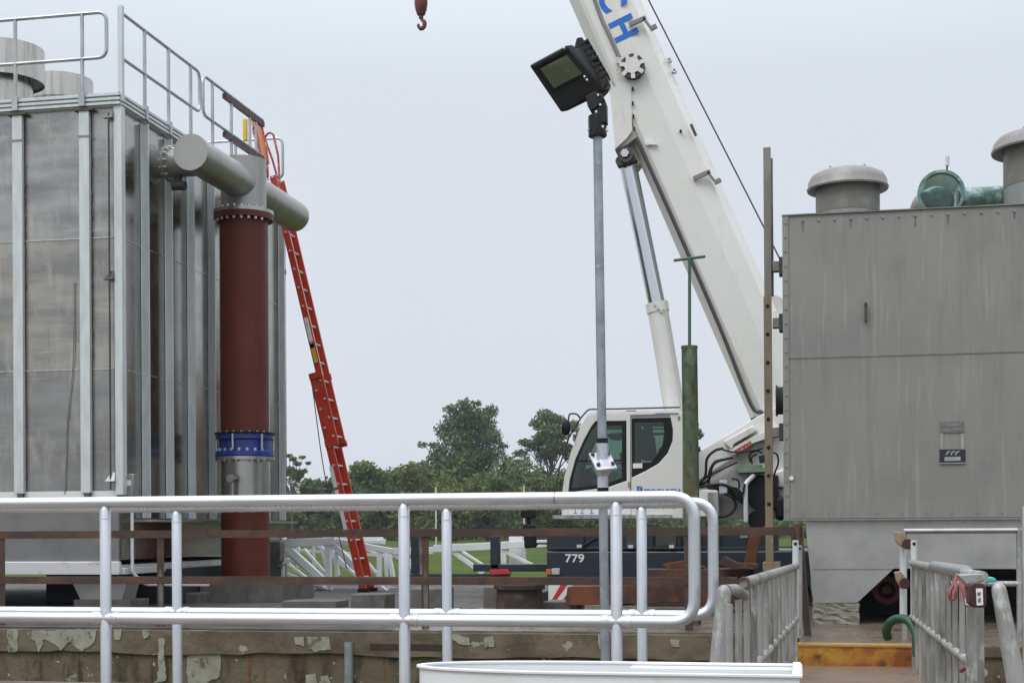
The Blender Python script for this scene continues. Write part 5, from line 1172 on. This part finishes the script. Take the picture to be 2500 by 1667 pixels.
# rain drops hanging under the top rails
for nm, Yd, py, r in (('handrail', 6.35, 1219.5, 0.0272), ('handrail.001', 7.05, 1233.5, 0.0265)):
    zc_ = at(900, py, Yd).z; xa, xb_ = -3.2, at(1650, 1220, Yd).x; rz = random.Random(4); b = MB(); x = xa
    while x < xb_:
        sz = rz.uniform(0.0016, 0.0042); b.sph((x, Yd-0.001, zc_-r-sz*0.3), sz, (1.2,1,1.1), 6); x += rz.uniform(0.006, 0.022)
    o = b.build('water_drops', M['drop'], bpy.data.objects[nm]); o['kind'] = 'stuff'
# splice line on the near top rail
x = at(1355, 1212, 6.35).x; z = at(900,1219.5,6.35).z
b = MB(); b.lathe((x,6.35,z), [(0.0274,-0.002),(0.0276,0.0),(0.0274,0.002)], 24, axis=Vector((1,0,0)))
o = b.build('splice', M['dark_steel'], bpy.data.objects['handrail'])

# ================================================================== WHITE TROUGH IN THE FOREGROUND
YT = 5.2
zt_ = at(1500, 1634, YT).z
pl = []
def tp(px, py): r = ray(px, py); k = (zt_-0.97)/r.z; return EYE + r*k
far = [(1400,1616),(1300,1616.5),(1200,1619),(1120,1624),(1065,1630),(1035,1638)]
nearp = [(1023,1648),(1028,1656),(1060,1662),(1120,1664.5),(1200,1665)]
yfar = tp(1400,1616).y; ynear = yfar-0.42
xl = tp(1028,1640).x; xr = at(1952,1640,yfar-0.2).x
cyx = xl+0.55
outl = []
for k in range(25):
    a = math.pi/2 + math.pi*k/24
    outl.append((cyx + 0.62*math.cos(a)*1.0, (yfar+ynear)/2 + 0.21*math.sin(a)))
outl += [(xr, ynear), (xr, yfar)]
def inset(p, d):
    cx_, cy_ = (cyx+xr)/2, (yfar+ynear)/2; return (p[0] + (d if p[0] < cx_ else -d)*(1 if abs(p[0]-cx_) > 0.9 else 0), p[1] + (d if p[1] < cy_ else -d))
tr = thing('white_trough', 'white fibreglass trough with a rounded left end in the foreground', 'trough', ((xl+xr)/2, (yfar+ynear)/2, -0.15))
def shell(o1, o2, z0, z1):
    m = MB(); n = len(o1); vs = [(x,y,z0) for x,y in o1]+[(x,y,z1) for x,y in o1]+[(x,y,z1) for x,y in o2]+[(x,y,z0) for x,y in o2]; fs = []
    for k in range(4):
        for i in range(n): j_ = (i+1)%n; fs.append((k*n+i,k*n+j_,((k+1)%4)*n+j_,((k+1)%4)*n+i))
    return m.add(vs, fs)
def scl(o, d):
    cx_, cy_ = (xl+xr)/2, (yfar+ynear)/2; hx, hy = (xr-xl)/2, (yfar-ynear)/2
    return [(cx_+(x-cx_)*(hx-d)/hx, cy_+(y-cy_)*(hy-d)/hy) for x, y in o]
shell(outl, scl(outl,0.012), -0.10, zt_).build('wall', M['white_tub'], tr, angle=40)
m_ = MB(); n = len(outl); m_.add([(x,y,-0.10) for x,y in outl]+[(x,y,-0.09) for x,y in outl], [tuple(range(n)), tuple(range(2*n-1,n-1,-1))]+[(i,(i+1)%n,n+(i+1)%n,n+i) for i in range(n)]); m_.build('bottom', M['white_tub'], tr)
shell(scl(outl,-0.010), scl(outl,0.016), zt_-0.004, zt_+0.006).build('rim', M['mark_white'], tr, angle=40, bevel=0.002)
x0_ = at(1545,1640,yfar).x
b = MB(); b.box(x0_, xr-0.02, yfar-0.10, yfar-0.013, zt_-0.03, zt_-0.006); b.build('flange_shelf', M['white_tub'], tr, bevel=0.003)
b = MB(); b.box(xr-0.025, xr+0.006, ynear+0.01, yfar-0.002, zt_+0.003, zt_+0.013); b.build('end_lip', M['mark_white'], tr, bevel=0.004)

# ================================================================== RIGHT TANK
YT2 = 14.9
XT0 = at(1913, 900, YT2).x; XT1 = 3.4
ztp = at(1913, 528, YT2).z; zbt = at(1913, 1266, YT2).z; zsk = at(2000, 1386, YT2).z; zft = at(2000, 1471, YT2).z
rt = thing('zinc_tank', 'squat grey zinc clad tank with domed vents and a pale skirt, right', 'tank', (1.5, YT2, 0))
b = MB(); b.box(XT0, XT1, YT2, YT2+0.04, zbt, ztp); b.build('front_panel', M['galv_tank'], rt, bevel=0.004)
b = MB(); b.box(XT0, XT0+0.04, YT2+0.04, YT2+4, zbt, ztp); b.box(XT1-0.04, XT1, YT2+0.04, YT2+4, zbt, ztp); b.box(XT0+0.04, XT1-0.04, YT2+0.04, YT2+4, ztp-0.06, ztp-0.02); b.box(XT0+0.04, XT1-0.04, YT2+3.96, YT2+4, zbt, ztp-0.06); b.build('casing', M['galv_tank'], rt)
# edge flange with rivets, top hem, seam
b = MB(); b.box(XT0-0.006, XT0+0.055, YT2-0.012, YT2-0.002, zbt, ztp-0.002); b.build('edge_flange', M['galv_tank'], rt)
b = MB(); b.box(XT0-0.01, XT1, YT2-0.02, YT2+0.06, ztp, ztp+0.012); b.build('top_hem', M['vent_neck'], rt)
b = MB(); z = at(2200, 868, YT2).z; z = at(1950, 874, YT2).z; b.box(XT0+0.06, XT1, YT2-0.006, YT2-0.001, z-0.006, z+0.006); b.build('seam', M['post_grey'], rt)
b = MB(); rz = random.Random(3)
k = 0
while ztp-0.07-k*0.146 > zbt+0.05: zz = ztp-0.07-k*0.146; b.cyl((XT0+0.025,YT2-0.022,zz),(XT0+0.025,YT2-0.012,zz),0.014,n=8); k += 1
for k in range(20): b.cyl((XT0+0.20+k*0.158,YT2-0.014,ztp-0.055),(XT0+0.20+k*0.158,YT2,ztp-0.055),0.014,n=6)
for k in range(12): b.cyl((XT0+0.20+k*0.24,YT2-0.010,zbt+0.05),(XT0+0.20+k*0.24,YT2,zbt+0.05),0.010,n=6)
build_each(b, 'rivet', M['vent_neck_pale'], rt)
b = MB()
for k in range(6): x = XT0+0.20+(3*k+rz.choice((0,1)))*0.158; L_ = rz.uniform(0.04,0.13); b.box(x-0.004,x+0.004,YT2-0.004,YT2-0.0015,ztp-0.07-L_,ztp-0.07)
build_each(b, 'grime_run', M['stain_dark'], rt)
# handle
a, c = at(2113,740,YT2), at(2113,785,YT2); b = MB(); b.box(a.x-0.012,a.x+0.014,YT2-0.06,YT2-0.035,c.z,a.z-0.02); b.box(a.x-0.01,a.x+0.012,YT2-0.06,YT2,a.z-0.03,a.z); b.box(a.x-0.01,a.x+0.012,YT2-0.035,YT2,c.z,c.z+0.03); b.build('handle', M['dark_steel'], rt)
# name plates
b = MB(); b.prism(pp([(2295,1030),(2353,1028),(2354,1056),(2296,1057)],YT2-0.01),YT2-0.010,YT2-0.001); pl1 = b.build('rating_plate', M['plate'], rt)
b = MB()
for (x0,x1,y0,y1,m) in ((2298,2350,1033,1040,0),(2301,2318,1048,1052,0),(2326,2350,1045,1051,0)):
    b.prism(pp([(x0,y0),(x1,y0),(x1,y1),(x0,y1)],YT2-0.012),YT2-0.013,YT2-0.010)
build_each(b, 'engraving', M['vent_neck'], pl1)
b = MB(); b.prism(pp([(2295,1057.5),(2303,1057.5),(2303,1096),(2295,1096)],YT2-0.01),YT2-0.006,YT2-0.001); b.prism(pp([(2346,1057.5),(2354,1057.5),(2354,1096),(2346,1096)],YT2-0.01),YT2-0.006,YT2-0.001); build_each(b, 'clear_strip', M['galv_skirt'], pl1)
b = MB(); b.prism(pp([(2294,1097),(2357,1096),(2357,1127),(2294,1128)],YT2-0.01),YT2-0.010,YT2-0.001); pl2 = b.build('maker_plate', M['navy_label'], rt)
b = MB()
for k in range(3): x = 2308+k*11; b.prism(pp([(x,1110),(x+5,1101),(x+13,1100),(x+12,1103),(x+7,1105),(x+5,1110)],YT2-0.012),YT2-0.013,YT2-0.010)
b.prism(pp([(2306,1115),(2345,1114),(2345,1124),(2306,1125)],YT2-0.012),YT2-0.013,YT2-0.010)
b.prism(pp([(2294,1130),(2358,1129),(2358,1131),(2294,1132)],YT2-0.012),YT2-0.02,YT2-0.002)
build_each(b, 'marking', M['galv_skirt'], pl2)
b = MB(); a = at(1932,1167,YT2); b.cyl((a.x,YT2-0.02,a.z),(a.x,YT2,a.z),0.022,n=12); b.build('plug', M['mark_white'], rt)
# drip moulding and the pale skirt with the cut-away opening
b = MB(); b.box(XT0-0.01, XT1, YT2-0.035, YT2+0.02, zbt-0.02, zbt-0.003); b.build('drip_moulding', M['galv_tank'], rt)
sk = pp([(1966,1272),(2489+400,1262),(2489+400,1470),(2560,1470),(2500,1470),(2487,1395),(2480,1388),(2182,1387),(2093,1470),(1986,1471)], YT2+0.02)
sk = [(x, (zbt-0.021 if i < 2 else z)) for i, (x, z) in enumerate(sk)]
b = MB(); b.prism(sk, YT2+0.015, YT2+0.05); b.build('skirt', M['galv_skirt'], rt, bevel=0.003)
b = MB(); a = at(1986,1471,YT2).x; b.box(a, a+0.04, YT2+0.05, YT2+3.8, zft, zbt-0.02); b.box(a+0.04, XT1-0.04, YT2+3.7, YT2+3.8, 0.0, zbt-0.02); b.build('side_skirt', M['galv_skirt'], rt)
b = MB(); c0, c1 = at(1984,1388,YT2), at(2180,1388,YT2); b.box(c0.x, c1.x, YT2+0.008, YT2+0.014, c0.z-0.004, c0.z+0.004); b.build('seam', M['vent_neck_pale'], rt)
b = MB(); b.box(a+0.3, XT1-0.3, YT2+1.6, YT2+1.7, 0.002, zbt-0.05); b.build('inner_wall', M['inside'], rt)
# foot: broken concrete plinth
pf = MB(); a, c = at(1988,1472,YT2), at(2095,1472,YT2); rz = random.Random(2)
bm = bmesh.new(); bmesh.ops.create_cube(bm, size=1)
bmesh.ops.subdivide_edges(bm, edges=bm.edges[:], cuts=7, use_grid_fill=True)
for v in bm.verts:
    x, y, z = v.co; j_ = 0.011
    v.co = Vector((a.x-0.01+(x+0.5)*(c.x-a.x+0.02), YT2-0.03+(y+0.5)*0.6, (z+0.5)*a.z)) + Vector((rz.uniform(-j_,j_), rz.uniform(-j_,j_)*(1 if y < 0.4 else 0), rz.uniform(-j_,j_) if z < 0.45 else 0))
pf.add([v.co for v in bm.verts], [tuple(v.index for v in f_.verts) for f_ in bm.faces]); bm.free()
tag(pf.build('concrete_plinth', M['rubble'], smooth=False), 'crumbling rough concrete plinth under the left foot of the zinc tank', 'plinth')
b = MB(); b.box(2.75, 3.3, YT2, YT2+0.6, 0, 0.1); tag(b.build('concrete_plinth', M['rubble']), 'concrete plinth under the right foot of the zinc tank', 'plinth')
# red and white wheel thing in the dark
b = MB(); a = at(2165,1440,YT2+0.7); b.ring(a, a+Vector((0.0,0.05,0)), 0.15, 0.09, n=24); b.cyl(a+Vector((0,0.02,0)), a+Vector((0,0.5,0)), 0.05, n=16); vw = b.build('valve_wheel', M['dull_red'], origin=a)
tag(vw, 'dark red round valve wheel in the shadow under the zinc tank', 'valve')
# domed vents on the roof
def dome_vent(cx, capw, y_top, y_rim, neckw, Y, paint):
    c = at(cx, y_top, Y); m_ = PM(cx, Y); R = capw/2/m_; zr = at(cx, y_rim, Y).z; zt_ = c.z; N = neckw/2/m_
    H_ = zt_-zr
    b = MB(); b.lathe((c.x,Y,0), [(N*0.98,zr+H_*0.42),(R*0.93,zr-0.008),(R*0.985,zr-0.02),(R,zr),(R*0.975,zr+0.015),(R*0.96,zr+H_*0.35),(R*0.88,zr+H_*0.66),(R*0.70,zr+H_*0.86),(R*0.4,zr+H_*0.97),(0,zt_)], 56); h = b.build('dome_vent', M['vent_cap'], rt)
    z2 = ztp + (zr-ztp)*0.50
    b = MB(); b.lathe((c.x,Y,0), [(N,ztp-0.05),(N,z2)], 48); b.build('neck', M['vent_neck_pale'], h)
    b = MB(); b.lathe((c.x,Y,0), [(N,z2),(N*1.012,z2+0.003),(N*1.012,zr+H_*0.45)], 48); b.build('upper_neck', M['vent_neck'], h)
    b = MB()
    for sx_ in (-0.42, 0.40): b.box(c.x+sx_*R-0.01, c.x+sx_*R+0.01, Y-0.3*R, Y-0.3*R+0.02, zt_-0.05, zt_+0.015)
    build_each(b, 'lifting_tab', M['vent_neck'], h)
dome_vent(2069, 196, 414, 461, 151, 16.3, 0)
dome_vent(2550, 250, 320, 366, 190, 15.9, 0)
# green translucent sight dome and pipe
YG = 16.2; c = at(2297, 480, YG); m_ = PM(2297, YG); Rd = 50/m_; zc = at(2297, 473, YG).z
b = MB(); b.ring((c.x,YG-0.05,zc),(c.x,YG+0.02,zc),Rd*1.12,Rd*0.98,n=48); gd = b.build('sight_dome', M['teal_pipe'], rt)
b = MB(); b.lathe((c.x,YG-0.02,zc),[(Rd*0.97,0.02),(Rd*0.97,0.6)],40,axis=Vector((0,1,0))); b.lathe((c.x,YG-0.02,zc),[(0.0,-0.02),(Rd*0.6,-0.015),(Rd*0.97,0.0)],40,axis=Vector((0,1,0))); b.build('glazing', M['dome_glass'], gd)
b = MB(); b.lathe((c.x,YG+0.25,zc-Rd*0.22),[(0,-0.16),(Rd*0.50,-0.14),(Rd*0.74,-0.06),(Rd*0.76,0.2)],28,axis=Vector((0,1,0))); b.build('inner_elbow', M['teal_pipe'], gd)
pr_ = 24/m_; zc2 = at(2400, 482, YG+0.3).z
b = MB(); b.cyl((c.x+Rd*0.9,YG+0.3,zc2),(at(2530,480,YG+0.3).x,YG+0.3,zc2),pr_*1.08,n=32); b.build('green_pipe', M['teal_pipe'], rt)
b = MB(); b.lathe((c.x-Rd*0.55,YG+0.45,zc-0.05),[(0,-0.3),(Rd*0.5,-0.25),(Rd*0.72,-0.1),(Rd*0.75,0.5)],28,axis=Vector((0,1,0))); b.build('grey_elbow', M['vent_cap'], rt)
b = MB(); p0 = P2(2311,424,YG); p1 = P2(2313,400,YG); p2 = P2(2313,382,YG); b.cyl(p0,p1,0.010,n=8); b.build('sensor_stem', M['dark_steel'], rt)
b = MB(); b.cyl(P2(2312.5,405,YG),P2(2313,392,YG),0.02,n=10); b.cyl(P2(2313,392,YG),p2,0.022,n=10); b.build('sensor', M['strip'], rt)

# fixed ladder uprights on the left of the tank
XF = at(1874, 900, 15.0).x
fx = thing('fixed_ladder', 'tall tan fibreglass ladder upright with bolt holes and grey extension beside the zinc tank', 'ladder', (XF, 15.0, 0.05))
def upr(pxa, pxb, y0, y1, Y, dep, m, nm):
    a0, a1 = at(pxa, y1, Y), at(pxa-4.0, y0, Y); wd = (pxb-pxa)/PM(pxa,Y)
    mb = MB(); z0, z1 = at(pxa,y1,Y).z, at(pxa,y0,Y).z; x1 = at(pxa,y1,Y).x; x0 = at(pxa-(y1-y0)*0.008+ROLL*0,y0,Y).x
    vs = [(x1,Y,z0),(x1+wd,Y,z0),(x1+wd,Y+dep,z0),(x1,Y+dep,z0),(x0,Y,z1),(x0+wd,Y,z1),(x0+wd,Y+dep,z1),(x0,Y+dep,z1)]
    mb.add(vs,[(0,3,2,1),(4,5,6,7),(0,1,5,4),(1,2,6,5),(2,3,7,6),(3,0,4,7)]); return mb.build(nm, m, fx, bevel=0.004)
upr(1869, 1888.5, 722, 1372, 15.0, 0.05, M['tan'], 'side_rail'); upr(1866, 1884, 360, 722, 15.02, 0.05, M['post_grey'], 'upright')
upr(1881, 1889, 386, 722, 15.10, 0.05, M['post_grey'], 'upright')
upr(1869, 1888.5, 722, 1372, 15.42, 0.05, M['tan'], 'side_rail')
b = MB()
zz = at(1875,1368,15.0).z
for k in range(9):
    py = 747 + 69*k; a = P2(1875.5+ (py-1000)*0.0075, py, 15.0); b.cyl((a.x,14.994,a.z),(a.x,15.44,a.z),0.020,n=10)
build_each(b, 'rung', M['black'], fx)
for py in (650, 788, 1055):
    a, c = P2(1886,py-14,15.0), P2(1914,py+16,15.0); b = MB(); b.box(a.x,c.x,14.99,15.10,c.z+0.02,a.z-0.01); br = b.build('bracket', M['post_grey'], fx, bevel=0.004)
    b = MB(); b.box(c.x-0.05,c.x,14.98,15.2,c.z-0.01,a.z+0.03); b.build('bracket_plate', M['dark_steel'], br)
b = MB(); b.box(XF-0.06, XF+0.12, 14.97, 15.5, at(1875,1395,15).z, at(1875,1372,15).z); b.build('base_shoe', M['tan'], fx, bevel=0.006)
# flanged nozzle on the tank's left side
a, c = P2(1893,940,15.3), P2(1912,1008,15.3)
b = MB(); zc = (a.z+c.z)/2; b.cyl((XT0,15.5,zc),(a.x+0.02,15.5,zc),(a.z-c.z)/2,n=28); b.cyl((a.x+0.02,15.5,zc),(a.x-0.0,15.5,zc),(a.z-c.z)/2*1.12,n=28); b.build('nozzle', M['dark_steel'], rt)

# ================================================================== RAILING BESIDE THE TANK (far right)
YB2 = 12.9
sr = thing('tube_railing', 'galvanised tube railing in front of the zinc tank skirt, right of the ramp', 'railing', (at(2488,HY,YB2).x, YB2, 0))
a, c = P2(2207,1296,YB2), P2(2495,1293,YB2)
xx = at(2488,HY,YB2).x
b = MB(); b.cyl((a.x,YB2,a.z),(3.6,YB2,a.z),0.024,n=16); b.build('top_rail', M['stainless'], sr)
zm = at(2400,1424,YB2).z; b = MB(); b.cyl((P2(2290,1424,YB2).x,YB2,zm),(3.6,YB2,zm),0.024,n=16); b.build('lower_rail', M['alu_dull'], sr)
b = MB(); b.cyl((xx,YB2,0),(xx,YB2,a.z+0.02),0.024,n=16); b.cyl((a.x,YB2,0),(a.x,YB2,a.z+0.01),0.024,n=16); build_each(b, 'post', M['alu_dull'], sr)
b = MB(); q = P2(2497,1235,10.6); b.cyl((q.x+0.02,10.6,-0.2),(q.x+0.02,10.6,q.z),0.03,n=16); b.box(q.x-0.03,q.x+0.08,10.55,10.65,-0.2,-0.15)
tag(b.build('tube_post', M['alu_rail']), 'bright tall tube post cut by the right picture edge', 'post')

# ================================================================== RAMP RAILINGS
def ramp_rail(A, B, ztA, ztB, gap, posts, label, nball, col, r=0.026, bw=0.011, extra=0):
    """A far end, B near end (x, y)"""
    t = thing('ramp_railing', label, 'railing', (A[0], A[1], -0.17))
    A3, B3 = Vector((A[0],A[1],ztA)), Vector((B[0],B[1],ztB))
    b = MB(); b.cyl(B3, A3, r, n=16); b.build('top_rail', M[col], t)
    b = MB(); b.cyl(B3-Vector((0,0,gap)), A3-Vector((0,0,gap)), r*0.8, n=16); b.build('lower_rail', M[col], t)
    b = MB()
    for k in range(nball + extra):
        f_ = (k+0.6)/nball; p = A3.lerp(B3, f_)
        if f_ > 1: p.z -= 0.05
        b.cyl((p.x,p.y,-0.30),(p.x,p.y,p.z-r*0.5),bw,n=8)
        
    build_each(b, 'baluster', M['alu_dirty'], t)
    return t, A3, B3
# left: heads towards the viewer and slightly left
pA = at(1945,1381,12.1); pB = at(1815,1424,6.6)
lr, A3, B3 = ramp_rail((pA.x,12.1),(pB.x,6.6), pA.z, pB.z, 0.43, (), 'grey weathered tube railing with closely set bars on the left side of the ramp', 12, 'alu_dirty', 0.027, 0.0155, 2)
b = MB(); b.ring(B3+Vector((0,-0.012,0)), B3+Vector((0,0.10,0)), 0.029, 0.020, n=20); b.build('pipe_end', M['rust'], lr)
d_ = (A3-B3).normalized()
b = MB()
for k in range(6):
    p = B3.lerp(A3, 0.30+0.13*k) - Vector((0,0,0.43)); b.sph(p, 0.030, (1,1,1), 8)
build_each(b, 'weld_knob', M['alu_dull'], lr)
e_ = Vector((P2(1772,1440,6.0).x, 6.0, P2(1772,1440,6.0).z)); f2_ = B3 + (B3-A3).normalized()*(-0.05) - Vector((0,0,0.055))
b = MB(); b.tube([e_, e_.lerp(f2_, 0.5)+Vector((0,0,0.015)), f2_], 0.024, 14); b.build('elbow', M['alu_dirty'], lr)
# right: straight
pA = at(2225,1374,12.2); pB = at(2398,1408,6.9)
rl, A4, B4 = ramp_rail((pA.x,12.2),(pB.x,6.9), pA.z, pB.z, 0.44, (), 'grey tube railing with closely set bars on the right side of the ramp', 13, 'alu_dull', 0.028, 0.0155)
b = MB(); q0, q1 = at(2280,1375,9.6), at(2360,1395,7.9); b.tube([A4.lerp(B4,0.45)+Vector((0,0,0.012)), A4.lerp(B4,0.86)+Vector((0,0,0.012))],0.032,14); b.build('pipe_sleeve', M['alu_rail'], rl)
# stout near posts
def stout(px0, py0, px1, py1, Y, w0, w1, label):
    a, c = P2(px0,py0,Y), P2(px1,py1,Y); m_ = PM(px0,Y)
    b = MB(); d = (c-a).normalized(); r0, r1 = w0/2/m_, w1/2/m_; e = a + d*3
    b.tube([a-d*r0*0.15+Vector((0,0,0.0)), a+d*r0*0.15, a+d*r0*0.5, a+d*r0*1.0, c, Vector((c.x+(c.x-a.x)*0.5,Y,-0.15))],[r0*0.35,r0*0.7,r0*0.92,r0,r1,r1],20)
    tag(b.build('rail_post', M['alu_dull']), label, 'post')
stout(1768,1430,1752,1640,6.0,36,44,'stout round topped grey post leaning at the near end of the left ramp railing')
stout(2436,1424,2482,1667,5.7,36,48,'stout round topped grey post leaning at the near end of the right ramp railing')
b = MB(); a, c = P2(2372,1470,6.6), P2(2385,1660,6.6); b.tube([(a.x,6.6,-0.15),(a.x,6.6,a.z-0.02)],0.025,16); b.build('end_post', M['alu_dull'], rl)
b = MB(); a = P2(2398,1480,6.75); b.tube([(a.x,6.8,-0.15),(a.x,6.8,a.z)],0.014,16); b.build('end_post', M['alu_dull'], rl)
# far posts, timber pads
def tpost(px, y0, y1, Y, r, label, m='alu_dull', cap=True):
    a, c = P2(px,y0,Y), P2(px,y1,Y); b = MB(); b.cyl((c.x,Y,max(c.z,-0.2)),(a.x,Y,a.z),r,n=14); o = b.build('tube_post', M[m]); tag(o, label, 'post')
    b = MB(); b.cyl((a.x,Y-r-0.004,a.z-0.03),(a.x,Y-r+0.004,a.z-0.03),r*0.55,n=10); b.build('bolt_hole', M['black'], o)
tpost(1942,1318,1556,12.15,0.026,'pale tube post at the far end of the left ramp railing, beside the yellow step', 'strip')
tpost(1953,1330,1556,12.3,0.02,'thin grey post between the pale ramp post and the leaning rusty end post')
tpost(2205,1312,1506,12.75,0.030,'pale post behind the timber pads, left of the right ramp railing', 'strip')
tpost(2231,1318,1552,12.35,0.026,'pale post at the far end of the right ramp railing, right of the timber pads', 'strip')
for (l, lab) in (([(2184,1299),(2200,1298),(2216,1316),(2219,1338),(2206,1338),(2187,1322)],'upper weathered timber pad bolted to the pale post by the ramp'),([(2184,1396),(2198,1394),(2214,1412),(2212,1434),(2200,1436),(2188,1416)],'lower weathered timber pad bolted to the pale post by the ramp')):
    b = MB(); b.prism(pp(l,12.6), 12.58, 12.70); wp = b.build('timber_pad', M['wood'], bevel=0.006); tag(wp, lab, 'timber')
    b = MB(); q = P2(l[3][0]-2, l[3][1]-10, 12.5); b.cyl((q.x,12.5,q.z),(q.x,12.62,q.z),0.045,n=16); b.build('clamp', M['maroon'], wp)
# boxed cap at the near end of the right railing
cx0 = P2(2383,1455,6.5)
bx = thing('end_cap_box', 'maroon box with a white sticker on the near end of the right ramp railing', 'box', (cx0.x, 6.5, cx0.z-0.07))
b = MB(); b.prism(pp([(2368,1428),(2375,1422),(2402,1424),(2408,1430),(2409,1478),(2403,1483),(2376,1482),(2366,1474)],6.4), 6.4, 6.52); b.build('case', M['maroon'], bx, bevel=0.008)
b = MB(); b.prism(pp([(2383,1436),(2399,1436),(2400,1476),(2385,1477)],6.39), 6.385, 6.40); lb2 = b.build('sticker', M['white_label'], bx)
b = MB(); b.prism(pp([(2386,1446),(2395,1444),(2393,1452),(2387,1454)],6.38), 6.382, 6.385); b.prism(pp([(2388,1460),(2394,1458),(2395,1468),(2388,1470)],6.38), 6.382, 6.385); build_each(b, 'print', M['plate'], lb2)
b = MB(); b.prism(pp([(2338,1402),(2402,1400),(2404,1416),(2366,1430),(2356,1426)],6.55), 6.53, 6.66); b.build('bracket', M['alu_dull'], bx, bevel=0.006)
b = MB(); b.tube(spline([P2(2336,1402,6.9),P2(2330,1424,6.85),P2(2318,1445,6.8),P2(2322,1462,6.8),P2(2332,1458,6.8),P2(2334,1440,6.8),P2(2332,1420,6.85)],5),0.008,8); b.tube(spline([P2(2342,1404,6.8),P2(2352,1440,6.7),P2(2360,1470,6.65),P2(2366,1478,6.6)],5),0.010,8); tag(b.build('strap', M['pink_strap']), 'pinkish red strap with a hanging loop tied to the right ramp railing', 'strap')
b = MB(); b.prism(pp([(2356,1460),(2368,1472),(2366,1478),(2358,1476)],6.55), 6.53, 6.56); tag(b.build('tape_end', M['mark_white']), 'small bright white tape end beside the maroon box', 'tape')
b = MB(); b.tube(spline([P2(2346,1636,7.3),P2(2360,1628,7.25),P2(2372,1634,7.2)],5),0.012,8); tag(b.build('strap', M['pink_strap']), 'short red strap tied low on the right ramp railing', 'strap')
b = MB(); b.prism(pp([(2398,1410),(2428,1408),(2436,1420),(2402,1423)],7.4), 7.4, 7.5); tag(b.build('cloth', M['teal'], bevel=0.01), 'teal cloth draped behind the right ramp railing end', 'cloth')
# green hose arching by the step
hp = [P2(2168,1556,12.05),P2(2164,1538,12.0),P2(2174,1518,11.95),P2(2195,1509,11.9),P2(2216,1514,11.85),P2(2230,1532,11.8),P2(2237,1556,11.75),P2(2239,1600,11.7)]
b = MB(); b.tube(spline(hp,6),0.036,14); tag(b.build('hose', M['hose_green']), 'thick green hose arching over the deck above the yellow step', 'hose')

# ================================================================== HAZE
hz_m = bpy.data.materials.new('thin_rain_haze'); hz_m.use_nodes = True; n_t = hz_m.node_tree; n_t.nodes.clear()
ho = n_t.nodes.new('ShaderNodeOutputMaterial'); pv = n_t.nodes.new('ShaderNodeVolumePrincipled')
pv.inputs['Color'].default_value = (0.90, 0.93, 0.97, 1); pv.inputs['Density'].default_value = 0.00022; pv.inputs['Anisotropy'].default_value = 0.2
n_t.links.new(pv.outputs[0], ho.inputs['Volume'])
hb_ = MB(); hb_.box(-720, 720, -120, 1220, -5.0, 40); hzo = hb_.build('haze', hz_m, origin=(0, 1400, -5.0)); hzo['kind'] = 'stuff'
